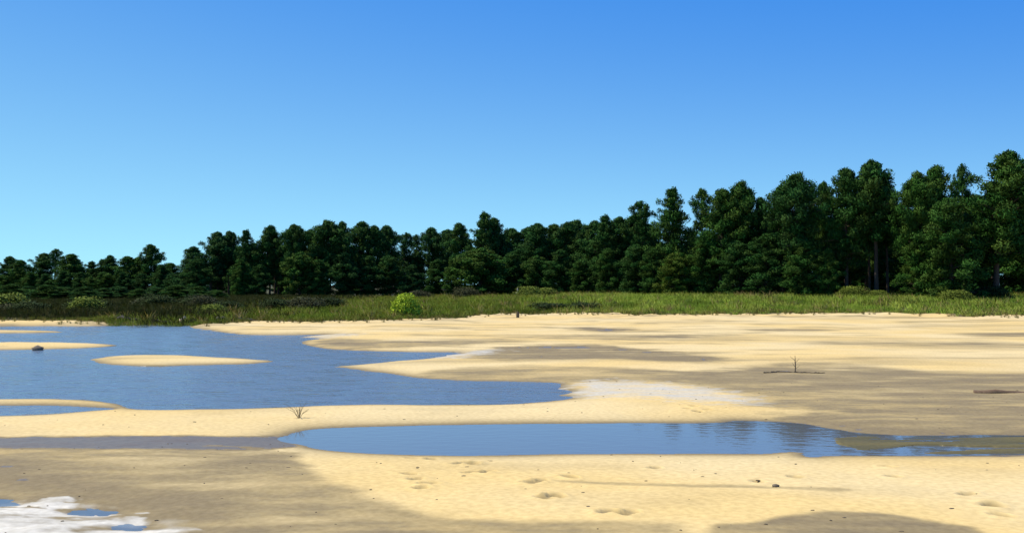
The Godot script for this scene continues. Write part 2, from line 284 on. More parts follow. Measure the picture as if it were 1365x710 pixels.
var TREES := [
	[-120.5, -212.1, 9.5, "round", 1.62, 0, 0, 0], [-111.5, -206.5, 8.7, "dense", 1.49, 1, 1, 0], [-107.7, -209.2, 8.9, "round", 1.35, 0, 2, 0],
	[-102.4, -204.4, 8.0, "dense", 1.22, 1, 3, 0], [-100.1, -207.4, 9.5, "round", 1.62, 0, 4, 0], [-91.0, -201.7, 9.2, "dense", 1.35, 1, 5, 0],
	[-89.9, -205.0, 8.2, "round", 1.22, 0, 6, 0], [-87.1, -204.3, 7.7, "cone", 1.22, 0, 7, 0], [-85.0, -203.8, 8.1, "cone", 1.22, 0, 8, 0],
	[-82.2, -203.2, 8.9, "round", 1.22, 0, 9, 0], [-77.9, -198.5, 8.6, "dense", 1.35, 1, 10, 0], [-76.9, -201.9, 8.5, "round", 1.08, 0, 11, 0],
	[-68.0, -196.0, 7.2, "dense", 1.35, 1, 12, 0], [-98.5, -211.5, 10.7, "sparse", 0.90, 0, 13, 0], [-72.6, -198.1, 11.0, "round", 1.10, 0, 14, 0],
	[-51.4, -167.4, 11.9, "round", 1.25, 3, 15, 1], [-56.2, -171.8, 9.6, "dense", 1.00, 3, 16, 1], [-49.0, -169.9, 12.2, "high", 0.85, 3, 17, 1],
	[-45.1, -166.6, 12.2, "cone", 0.85, 0, 18, 1], [-42.4, -168.1, 13.0, "round", 1.00, 0, 19, 1], [-41.5, -171.9, 11.7, "high", 0.90, 0, 20, 1],
	[-35.3, -171.1, 12.4, "round", 1.00, 0, 21, 1], [-28.7, -170.7, 13.8, "round", 0.80, 0, 22, 1], [-26.7, -174.4, 14.2, "high", 1.00, 0, 23, 1],
	[-24.4, -173.9, 13.4, "round", 0.80, 0, 24, 1], [-36.8, -165.5, 13.1, "high", 1.00, 0, 25, 1], [-31.2, -166.5, 13.8, "wide", 1.15, 0, 26, 1],
	[-22.6, -178.0, 13.7, "high", 0.90, 3, 27, 2], [-20.5, -186.0, 12.9, "sparse", 1.00, 3, 28, 2], [-18.3, -190.0, 12.7, "sparse", 0.90, 3, 29, 2],
	[-15.1, -186.0, 13.8, "high", 0.90, 3, 30, 2], [-11.9, -184.0, 13.3, "high", 0.95, 3, 31, 2], [-8.0, -168.0, 13.4, "round", 1.00, 0, 32, 3],
	[-4.6, -151.8, 14.1, "cone", 0.95, 0, 33, 3], [-1.8, -153.7, 13.3, "round", 1.00, 0, 34, 3], [0.3, -157.8, 12.0, "dense", 1.00, 0, 35, 3],
	[2.2, -167.0, 12.6, "round", 1.20, 0, 36, 3], [4.2, -148.0, 12.2, "dense", 1.00, 0, 37, 3], [6.9, -173.2, 13.6, "round", 1.20, 0, 38, 3],
	[7.7, -148.5, 12.3, "round", 1.10, 0, 39, 3], [11.1, -170.4, 14.1, "wide", 1.20, 0, 40, 3], [12.0, -146.0, 12.4, "dense", 1.00, 0, 41, 3],
	[14.8, -134.8, 12.3, "high", 0.90, 0, 42, 3], [12.5, -134.0, 12.4, "cone", 1.00, 0, 43, 3], [17.3, -128.8, 14.1, "sparse", 0.85, 0, 44, 4],
	[16.5, -135.6, 12.6, "dense", 0.90, 0, 45, 4], [20.2, -124.6, 15.2, "cone", 0.92, 0, 46, 4], [23.8, -123.5, 15.2, "sparse", 0.60, 0, 47, 4],
	[25.0, -117.8, 14.5, "round", 0.95, 1, 48, 4], [28.1, -119.7, 15.6, "wide", 0.78, 0, 49, 4], [30.4, -119.9, 13.6, "dense", 0.50, 0, 50, 4],
	[32.3, -111.0, 15.6, "wide", 0.95, 0, 51, 5], [31.6, -117.1, 14.8, "round", 0.60, 0, 52, 5], [36.6, -114.9, 15.1, "high", 0.45, 0, 53, 5],
	[37.5, -110.1, 16.1, "round", 0.82, 0, 54, 5], [40.4, -108.9, 16.7, "high2", 0.95, 0, 55, 5], [40.8, -112.2, 14.8, "high2", 0.70, 0, 56, 5],
	[43.0, -112.5, 15.0, "high2", 0.70, 0, 57, 5], [43.1, -104.6, 15.0, "wide", 0.75, 1, 58, 5], [45.8, -106.1, 15.7, "round", 0.76, 1, 59, 5],
	[50.4, -109.5, 16.6, "sparse", 0.50, 0, 60, 5], [50.1, -101.7, 16.8, "round", 1.10, 0, 61, 5], [45.1, -100.8, 11.9, "dense", 1.00, 0, 62, 5],
	[55.0, -104.0, 16.7, "round", 0.90, 0, 63, 5], [59.8, -104.7, 16.0, "round", 1.10, 0, 64, 5], [64.5, -104.5, 17.2, "round", 1.10, 0, 65, 5],
	[-4.7, -144.0, 8.3, "leafy", 1.50, 1, 66, 6], [20.1, -118.7, 6.9, "leafy", 1.10, 2, 67, 6], [23.1, -118.3, 8.4, "dense", 1.10, 1, 68, 6],
	[-84.7, -197.5, 4.5, "leafy", 1.20, 1, 69, 6], [-110.7, -203.8, 5.5, "dense", 1.50, 0, 70, 6], [-104.5, -202.3, 4.9, "dense", 1.50, 1, 71, 6],
	[-94.6, -199.9, 5.1, "dense", 1.50, 0, 72, 6], [-87.3, -198.1, 5.4, "dense", 1.40, 0, 73, 6], [-81.4, -196.7, 5.4, "dense", 1.50, 1, 74, 6],
	[-73.4, -194.7, 5.1, "dense", 1.50, 0, 75, 6], [-63.2, -183.9, 5.0, "dense", 1.50, 0, 76, 6], [-98.4, -200.8, 5.5, "dense", 1.40, 1, 77, 6],
	[-90.7, -199.0, 5.7, "dense", 1.30, 0, 78, 6], [-77.2, -195.6, 5.4, "dense", 1.20, 0, 79, 6], [-69.0, -193.5, 6.8, "dense", 1.10, 0, 80, 6],
	[-52.2, -162.7, 7.1, "dense", 1.20, 0, 81, 6], [-44.7, -161.7, 7.1, "dense", 1.00, 1, 82, 6], [-41.5, -161.3, 6.2, "dense", 1.10, 0, 83, 6],
	[-34.6, -160.3, 8.3, "leafy", 1.00, 1, 84, 6], [-31.5, -160.4, 7.0, "dense", 1.20, 0, 85, 6], [-28.3, -163.1, 8.3, "dense", 1.20, 0, 86, 6],
	[-24.4, -166.1, 7.8, "dense", 1.20, 0, 87, 6], [-20.8, -168.0, 7.9, "dense", 1.20, 0, 88, 6], [-17.2, -168.0, 6.3, "dense", 1.20, 3, 89, 6],
	[-13.1, -168.0, 7.2, "dense", 1.20, 0, 90, 6], [-9.8, -165.5, 7.5, "dense", 1.10, 1, 91, 6], [0.3, -145.8, 7.8, "dense", 1.20, 0, 92, 6],
	[3.6, -144.2, 7.2, "leafy", 1.00, 0, 93, 6], [6.8, -142.8, 8.0, "dense", 1.20, 0, 94, 6], [9.8, -139.0, 6.5, "dense", 1.10, 0, 95, 6],
	[13.0, -131.6, 7.8, "dense", 1.00, 0, 96, 6], [16.1, -125.7, 8.1, "dense", 1.20, 0, 97, 6], [17.8, -123.2, 7.5, "dense", 1.00, 0, 98, 6],
	[26.6, -115.0, 8.1, "dense", 1.20, 0, 99, 6], [29.1, -112.3, 8.8, "dense", 1.20, 0, 100, 6], [32.2, -108.8, 7.8, "dense", 1.20, 0, 101, 6],
	[34.7, -107.8, 6.9, "dense", 0.80, 1, 102, 6], [43.3, -104.5, 8.4, "dense", 1.00, 1, 103, 6], [45.1, -104.1, 7.6, "dense", 0.90, 0, 104, 6],
	[-130.9, -234.7, 4.5, "round", 1.24, 0, 105, 7], [-121.6, -224.2, 5.7, "dense", 1.08, 0, 106, 7], [-116.1, -219.8, 5.7, "dense", 1.27, 0, 107, 7],
	[-112.1, -216.9, 5.1, "dense", 1.00, 0, 108, 7], [-113.0, -225.3, 6.4, "dense", 1.05, 0, 109, 7], [-107.0, -221.2, 4.1, "dense", 1.29, 0, 110, 7],
	[-107.5, -228.4, 4.2, "high", 0.97, 3, 111, 7], [-97.0, -215.1, 4.6, "round", 1.06, 3, 112, 7], [-99.2, -225.8, 5.3, "dense", 0.97, 0, 113, 7],
	[-95.5, -227.4, 6.5, "round", 1.08, 0, 114, 7], [-89.6, -218.9, 3.8, "round", 1.21, 0, 115, 7], [-89.5, -226.2, 5.8, "round", 0.99, 3, 116, 7],
	[-79.0, -210.3, 3.6, "dense", 1.07, 3, 117, 7], [-79.9, -221.8, 4.4, "round", 1.06, 3, 118, 7], [-56.0, -177.1, 7.4, "high", 1.30, 0, 119, 7],
	[-53.4, -178.1, 9.0, "round", 0.96, 3, 120, 7], [-56.5, -197.5, 10.8, "round", 1.23, 3, 121, 7], [-50.1, -183.5, 9.5, "dense", 1.17, 0, 122, 7],
	[-52.3, -196.0, 11.2, "round", 1.05, 0, 123, 7], [-45.1, -182.9, 10.1, "round", 1.19, 3, 124, 7], [-44.7, -187.7, 9.4, "round", 1.08, 0, 125, 7],
	[-44.1, -197.0, 11.6, "round", 1.05, 3, 126, 7], [-40.7, -188.1, 10.2, "high", 1.08, 3, 127, 7], [-37.0, -188.5, 10.5, "high", 1.28, 3, 128, 7],
	[-32.5, -175.6, 9.9, "high", 1.19, 0, 129, 7], [-33.2, -189.2, 10.6, "round", 1.07, 0, 130, 7], [-31.8, -201.8, 10.2, "dense", 1.14, 0, 131, 7],
	[-25.8, -195.7, 8.5, "round", 1.01, 0, 132, 7], [-23.0, -194.9, 9.5, "round", 1.17, 0, 133, 7], [-19.8, -187.5, 8.4, "dense", 1.01, 0, 134, 7],
	[-17.6, -186.9, 8.4, "high", 1.08, 0, 135, 7], [-14.4, -187.9, 8.4, "high", 1.25, 0, 136, 7], [-12.3, -195.8, 8.6, "high", 1.14, 3, 137, 7],
	[-8.8, -185.8, 8.7, "high", 1.11, 0, 138, 7], [-7.1, -187.5, 8.7, "high", 1.24, 0, 139, 7], [-3.6, -173.5, 10.2, "dense", 1.06, 0, 140, 7],
	[-1.6, -165.5, 10.1, "round", 1.08, 0, 141, 7], [0.3, -172.7, 10.8, "high", 1.10, 3, 142, 7], [2.6, -170.8, 10.7, "round", 0.96, 0, 143, 7],
	[3.1, -158.7, 9.1, "round", 1.12, 3, 144, 7], [5.3, -179.1, 11.2, "high", 1.25, 3, 145, 7], [7.2, -177.3, 9.8, "round", 0.96, 0, 146, 7],
	[8.6, -169.0, 9.7, "round", 1.11, 3, 147, 7], [10.2, -157.7, 10.2, "round", 1.19, 0, 148, 7], [11.9, -154.4, 9.2, "round", 1.16, 0, 149, 7],
	[14.7, -168.6, 10.3, "dense", 1.26, 0, 150, 7], [14.0, -144.3, 10.7, "round", 1.15, 0, 151, 7], [15.9, -146.9, 10.0, "round", 1.29, 0, 152, 7],
	[15.8, -139.1, 10.5, "round", 1.23, 0, 153, 7], [20.0, -162.3, 10.6, "round", 0.97, 0, 154, 7], [18.4, -138.8, 11.2, "high", 1.20, 0, 155, 7],
	[20.3, -142.2, 11.7, "dense", 0.97, 0, 156, 7], [21.8, -132.4, 8.3, "round", 1.21, 0, 157, 7], [22.1, -132.1, 8.2, "round", 1.07, 3, 158, 7],
	[25.5, -138.1, 10.5, "high", 1.27, 0, 159, 7], [25.5, -136.0, 8.2, "dense", 1.23, 3, 160, 7], [29.7, -149.8, 9.2, "high", 0.98, 0, 161, 7],
	[26.4, -129.5, 9.4, "round", 1.26, 0, 162, 7], [28.5, -129.1, 11.2, "round", 0.97, 0, 163, 7], [34.2, -148.9, 11.8, "round", 0.98, 0, 164, 7],
	[31.7, -133.2, 10.5, "dense", 1.05, 3, 165, 7], [35.8, -145.1, 9.6, "high", 1.23, 0, 166, 7], [35.3, -137.6, 10.3, "dense", 1.21, 0, 167, 7],
	[31.6, -122.5, 10.9, "round", 1.12, 0, 168, 7], [36.4, -133.9, 10.9, "round", 1.06, 0, 169, 7], [35.6, -129.1, 12.1, "round", 1.25, 0, 170, 7],
	[38.0, -133.0, 9.9, "high", 1.19, 0, 171, 7], [35.7, -120.1, 9.6, "high", 1.28, 0, 172, 7], [44.0, -142.7, 13.3, "high", 1.05, 0, 173, 7],
	[40.4, -123.8, 10.2, "dense", 1.18, 0, 174, 7], [45.1, -132.9, 12.7, "high", 1.05, 0, 175, 7], [42.5, -123.7, 12.0, "round", 1.18, 0, 176, 7],
	[46.6, -129.4, 13.1, "round", 1.01, 0, 177, 7], [49.0, -132.7, 11.1, "dense", 1.26, 0, 178, 7], [51.5, -136.9, 13.2, "round", 1.12, 0, 179, 7],
	[53.4, -138.1, 11.9, "round", 1.28, 0, 180, 7], [54.6, -136.7, 13.5, "high", 1.23, 0, 181, 7], [50.8, -123.0, 10.6, "dense", 1.17, 0, 182, 7],
	[58.2, -137.0, 12.0, "dense", 1.20, 3, 183, 7], [53.4, -122.2, 13.4, "round", 0.98, 3, 184, 7], [57.2, -127.2, 12.7, "round", 1.04, 0, 185, 7],
	[55.5, -120.6, 12.5, "dense", 0.97, 0, 186, 7], [61.2, -129.7, 14.9, "high", 1.08, 0, 187, 7], [58.6, -121.2, 13.1, "round", 1.20, 0, 188, 7],
	[66.5, -136.0, 14.9, "high", 1.01, 3, 189, 7], [63.6, -126.6, 15.3, "round", 0.96, 0, 190, 7], [65.7, -126.8, 14.9, "round", 1.03, 0, 191, 7],
	[62.2, -119.3, 15.1, "dense", 1.20, 0, 192, 7], [64.3, -120.5, 14.8, "round", 1.23, 0, 193, 7], [74.4, -136.5, 15.1, "round", 1.01, 0, 194, 7],
	[67.2, -119.9, 12.0, "round", 0.99, 0, 195, 7], [26.4, -155.7, 8.7, "dense", 1.50, 0, 196, 8], [31.1, -152.5, 9.2, "dense", 1.50, 0, 197, 8],
	[36.1, -149.0, 8.5, "dense", 1.50, 0, 198, 8], [40.7, -145.0, 8.9, "dense", 1.50, 0, 199, 8], [45.5, -142.9, 8.2, "dense", 1.50, 0, 200, 8],
	[49.5, -141.8, 8.7, "dense", 1.50, 0, 201, 8], [51.9, -141.0, 7.6, "dense", 1.50, 0, 202, 8], [54.3, -140.3, 8.1, "dense", 1.50, 0, 203, 8],
	[58.3, -139.5, 8.1, "dense", 1.50, 0, 204, 8], [62.7, -138.6, 7.5, "dense", 1.50, 0, 205, 8], [66.1, -138.0, 6.5, "dense", 1.50, 0, 206, 8],
	[69.9, -137.3, 5.9, "dense", 1.50, 0, 207, 8], [74.9, -136.9, 5.9, "dense", 1.50, 0, 208, 8], [-72.1, -211.7, 5.6, "dense", 1.80, 0, 209, 8],
	[-63.4, -197.7, 5.4, "dense", 1.80, 0, 210, 8], [-59.0, -197.2, 5.4, "dense", 1.80, 0, 211, 8], [-55.9, -196.9, 5.4, "dense", 1.80, 0, 212, 8],
	[-52.8, -196.5, 5.4, "dense", 1.80, 0, 213, 8], [-45.9, -195.8, 5.4, "dense", 1.80, 0, 214, 8], [-39.0, -195.0, 5.4, "dense", 1.80, 0, 215, 8],
	[-32.3, -199.4, 5.4, "dense", 1.80, 0, 216, 8], [-18.9, -202.0, 5.5, "dense", 1.80, 0, 217, 8], [2.4, -179.0, 5.2, "dense", 1.80, 0, 218, 8],
	[10.4, -176.0, 5.1, "dense", 1.80, 0, 219, 8], [18.2, -162.0, 5.0, "dense", 1.80, 0, 220, 8], [-66.6, -120.9, 2.6, "dense", 2.60, 1, 221, 9],
	[-67.7, -127.9, 3.0, "dense", 2.88, 0, 222, 9], [-62.1, -121.9, 3.0, "dense", 2.76, 1, 223, 9], [-63.3, -128.7, 2.7, "dense", 3.23, 0, 224, 9],
	[-57.5, -121.5, 2.9, "dense", 3.39, 0, 225, 9], [-56.0, -123.6, 2.6, "dense", 2.71, 0, 226, 9], [-51.6, -118.5, 2.7, "dense", 2.74, 0, 227, 9],
	[-50.8, -121.9, 2.5, "dense", 3.34, 0, 228, 9], [-49.6, -124.6, 2.7, "dense", 3.03, 0, 229, 9], [-46.7, -123.3, 2.4, "dense", 2.61, 1, 230, 9],
	[-45.7, -126.7, 2.6, "dense", 3.25, 0, 231, 9], [-40.3, -118.4, 2.9, "dense", 2.85, 0, 232, 9], [-40.3, -125.6, 2.7, "dense", 3.15, 0, 233, 9],
	[-38.7, -129.4, 2.2, "dense", 3.34, 1, 234, 9]]

var noise_a := FastNoiseLite.new()
var noise_b := FastNoiseLite.new()
var noise_c := FastNoiseLite.new()
var taken := {}
var poly_boxes := {}

# ---------------------------------------------------------------- naming
func numbered(called: String) -> String:
	var n: int = taken.get(called, 0)
	taken[called] = n + 1
	return called if n == 0 else "%s_%03d" % [called, n]

func thing(called: String, label: String, category: String, where := Vector3.ZERO, turn := 0.0, group := "") -> Node3D:
	var o := Node3D.new()
	o.name = numbered(called)
	add_child(o)
	o.position = where
	o.rotation.y = turn
	tag(o, label, category, group)
	return o

func tag(o: Node, label: String, category: String, group := "") -> void:
	o.set_meta("label", label)
	o.set_meta("category", category)
	if group != "":
		o.set_meta("group", group)

func part(called: String, mesh: Mesh, material: Material, parent: Node) -> MeshInstance3D:
	var o := MeshInstance3D.new()
	o.name = called
	o.mesh = mesh
	if material:
		o.material_override = material
	o.cast_shadow = GeometryInstance3D.SHADOW_CASTING_SETTING_ON
	parent.add_child(o, true)
	return o

# ---------------------------------------------------------------- outlines
func smooth_ring(p: PackedVector2Array) -> PackedVector2Array:
	var r := PackedVector2Array()
	var n := p.size()
	for i in n:
		for k in 3:
			r.append(p[i].cubic_interpolate(p[(i + 1) % n], p[(i - 1 + n) % n], p[(i + 2) % n], k / 3.0))
	return r

class Outline:
	var p: PackedVector2Array
	var box: Rect2
	var seg := PackedVector2Array()   # the edges in use, as pairs
	func _init(ring: PackedVector2Array) -> void:
		p = ring
		box = Rect2(p[0], Vector2.ZERO)
		for q in p:
			box = box.expand(q)
		near_row(0.0, 1e6)
	# keep only the edges that matter for points near this z
	func near_row(z: float, reach: float) -> bool:
		seg.clear()
		if z < box.position.y - reach or z > box.end.y + reach:
			return false
		var a := p[p.size() - 1]
		for b in p:
			if maxf(a.y, b.y) > z - reach and minf(a.y, b.y) < z + reach:
				seg.append(a)
				seg.append(b)
			a = b
		return true
	# signed distance, negative inside; past `reach` outside the box it only says "far"
	func sd(q: Vector2, reach: float) -> float:
		if not box.grow(reach).has_point(q):
			return 1000.0
		var d := 1e6
		var inside := false
		for k in range(0, seg.size(), 2):
			var a := seg[k]
			var b := seg[k + 1]
			var ab := b - a
			var aq := q - a
			var t := clampf(aq.dot(ab) / maxf(ab.length_squared(), 1e-9), 0.0, 1.0)
			d = minf(d, (aq - ab * t).length_squared())
			if (a.y > q.y) != (b.y > q.y) and q.x < (b.x - a.x) * (q.y - a.y) / (b.y - a.y) + a.x:
				inside = not inside
		return -sqrt(d) if inside else sqrt(d)

var river: Outline
var islands: Array[Outline] = []
var pools: Array[Outline] = []
var shoals_and_reflection: Array[Outline] = []
var damp_shades := []
var pales := []
var row_damp_shades := []
var row_pales := []

func use_row(z: float, reach: float) -> void:
	river.near_row(z, reach)
	for o in islands + pools:
		o.near_row(z, reach)
	row_damp_shades = damp_shades.filter(func(d): return d[0].near_row(z, minf(reach, 3.5)))
	row_pales = pales.filter(func(d): return d[0].near_row(z, minf(reach, 3.5)))


func edge_z(x: float) -> float:   # where the grass begins
	var p := GRASS_EDGE
	for i in p.size() - 1:
		if x < p[i + 1].x or i == p.size() - 2:
			return lerpf(p[i].y, p[i + 1].y, clampf((x - p[i].x) / (p[i + 1].x - p[i].x), 0.0, 1.0))
	return p[0].y

func ss(a: float, b: float, x: float) -> float:
	var t := clampf((x - a) / (b - a), 0.0, 1.0)
	return t * t * (3.0 - 2.0 * t)

func water_sd(q: Vector2) -> float:
	var s := 1000.0
	if q.y < -21.0:
		s = river.sd(q, 8.0)
		if s < 4.0:
			for i in islands:
				s = maxf(s, -i.sd(q, 0.1))
	for k in pools.size():
		var v := pools[k].sd(q, 5.0)
		if k > 1 and v < 1.0:   # the ragged puddles in the white patch
			v += noise_c.get_noise_2d(q.x * 6.0, q.y * 14.0) * 0.16
		s = minf(s, v)
	for o in shoals_and_reflection:
		if s < 0.5:
			var v := -o.sd(q, 0.1)
			if v > 0.0:
				s = maxf(s, minf(v, 0.12) + noise_c.get_noise_2d(q.x * 0.9, q.y * 5.0) * 0.30 + 0.04)
	return s

# height of the ground and its make-up: x = height, y = dampness with painted bank shade, z = whiteness of the pale patches, w = grass soil
func ground_at(x: float, z: float) -> Vector4:
	var far := clampf(-z / 40.0, 0.25, 2.5)
	var q := Vector2(x + noise_a.get_noise_2d(x * 1.3, z * 3.0) * 0.35 * far, z + noise_a.get_noise_2d(x * 1.3 + 91.0, z * 3.0 + 57.0) * 0.22 * far)
	q += Vector2(noise_c.get_noise_2d(x * 3.0, z * 5.0), noise_c.get_noise_2d(x * 3.0 + 40.0, z * 5.0)) * Vector2(0.10, 0.05) * far
	var s := water_sd(q) if z < -8.0 and z > -100.0 and absf(x) < 120.0 else 1000.0
	var h := 0.0
	var big := noise_b.get_noise_2d(x, z * 2.2)
	if s < 0.0:
		h = -minf(0.45, 0.015 + 0.09 * -s)
	else:
		h = 0.095 * (1.0 - exp(-s / 0.9)) * (1.0 + 0.5 * big)
	var land := ss(0.0, 1.5, s)
	h += land * (0.012 * noise_a.get_noise_2d(x * 6.0, z * 6.0) + 0.03 * noise_a.get_noise_2d(x * 1.2, z * 2.4))
	# the back of the beach rises in low hummocks to the grass bank
	var ez := edge_z(x) + noise_a.get_noise_2d(x * 2.0, 7.0) * 1.6
	var past := ez - z
	var right := ss(-22.0, 14.0, x)
	h += land * ss(-28.0, -2.0, past) * (0.10 + 0.12 * right) + land * ss(-9.0, -1.0, past) * (1.0 - ss(1.0, 6.0, past)) * (0.05 + 0.16 * right) * (0.5 + noise_a.get_noise_2d(x * 2.2, z * 2.2))
	h += ss(-0.5, 20.0, past) * lerpf(0.35, 1.05, right)
	# dampness, with the shade of one island bank painted in
	var damp := 0.0
	var wobble := noise_a.get_noise_2d(x * 5.0, z * 9.0) * 0.25
	for d in row_damp_shades:
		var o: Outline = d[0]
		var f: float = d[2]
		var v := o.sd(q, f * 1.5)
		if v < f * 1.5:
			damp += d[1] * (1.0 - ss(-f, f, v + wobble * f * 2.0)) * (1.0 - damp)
	damp += (noise_c.get_noise_2d(x * 0.55, z * 1.6) + 0.5 * noise_c.get_noise_2d(x * 1.7, z * 6.0)) * 0.36 * (0.22 + damp * 1.3)
	damp += (0.0 + 0.30 * noise_b.get_noise_2d(x * 0.8 + 70.0, z * 3.0)) * ss(-22.0, -34.0, z) * (1.0 - damp)
	damp += maxf(0.0, noise_b.get_noise_2d(x * 2.2 + 170.0, z * 5.0)) * 0.28 * (1.0 - damp)
	damp += 0.42 * ss(0.12, 0.5, noise_c.get_noise_2d(x * 0.30 + 50.0, z * 1.5)) * ss(-30.0, -45.0, z)
	damp += noise_c.get_noise_2d(x * 2.6 + 9.0, z * 7.0) * 0.22 * damp + noise_c.get_noise_2d(x * 6.0, z * 11.0) * 0.10 * damp
	if damp < 1.0:
		damp = minf(damp, 0.80)
	var rim := exp(-maxf(s, 0.0) / (0.30 + 0.10 * far)) if s < 900.0 else 0.0
	damp = clampf(maxf(damp, rim * 0.95), 0.0, 1.0)
	var pale := 0.0
	for d in row_pales:
		var o: Outline = d[0]
		var f: float = d[2]
		var v := o.sd(q, f * 1.5)
		if v < f * 1.5:
			v += noise_c.get_noise_2d(x * 3.5, z * 9.0) * (0.40 if d[1] > 1.0 and v > -0.9 else 0.0) + noise_c.get_noise_2d(x * 9.0, z * 22.0) * (0.14 if d[1] > 1.0 else 0.0)
			pale = maxf(pale, (0.8 + 0.6 * noise_c.get_noise_2d(x * 2.0, z * 6.0) + (0.35 * noise_c.get_noise_2d(x * 7.0, z * 16.0) if d[1] > 1.0 else 0.0)) * d[1] * (1.0 - ss(-f, f, v + (wobble * 2.0 + 0.7 * noise_c.get_noise_2d(x * 4.0, z * 9.0)) * f * 2.5)))
	if s < 0.0:
		pale *= 0.6
	h += minf(pale, 1.0) * 0.012 * land
	var soil := ss(-0.8, 0.8, past + noise_a.get_noise_2d(x * 4.0, z * 4.0) * 2.0)
	if z > -24.0:   # olive: real mud, plus dark tree reflections painted as mud
		soil = 0.0
		for o in shoals_and_reflection:
			soil = maxf(soil, 0.48 * ss(-0.25, 0.1, -o.sd(q, 0.3)))
	return Vector4(h, damp, pale, soil)

func height_at(x: float, z: float) -> float:
	return ground_at(x, z).x

func graded(dense_from: float, dense_to: float, step: float, growth: float, mid: float, growth2: float, end: float) -> PackedFloat32Array:
	var r := PackedFloat32Array()
	var v := dense_from
	while v < dense_to:
		r.append(v)
		v += step
	var s := step
	while v < end:
		r.append(v)
		s *= growth if v < mid else growth2
		v += s
	r.append(end)
	return r

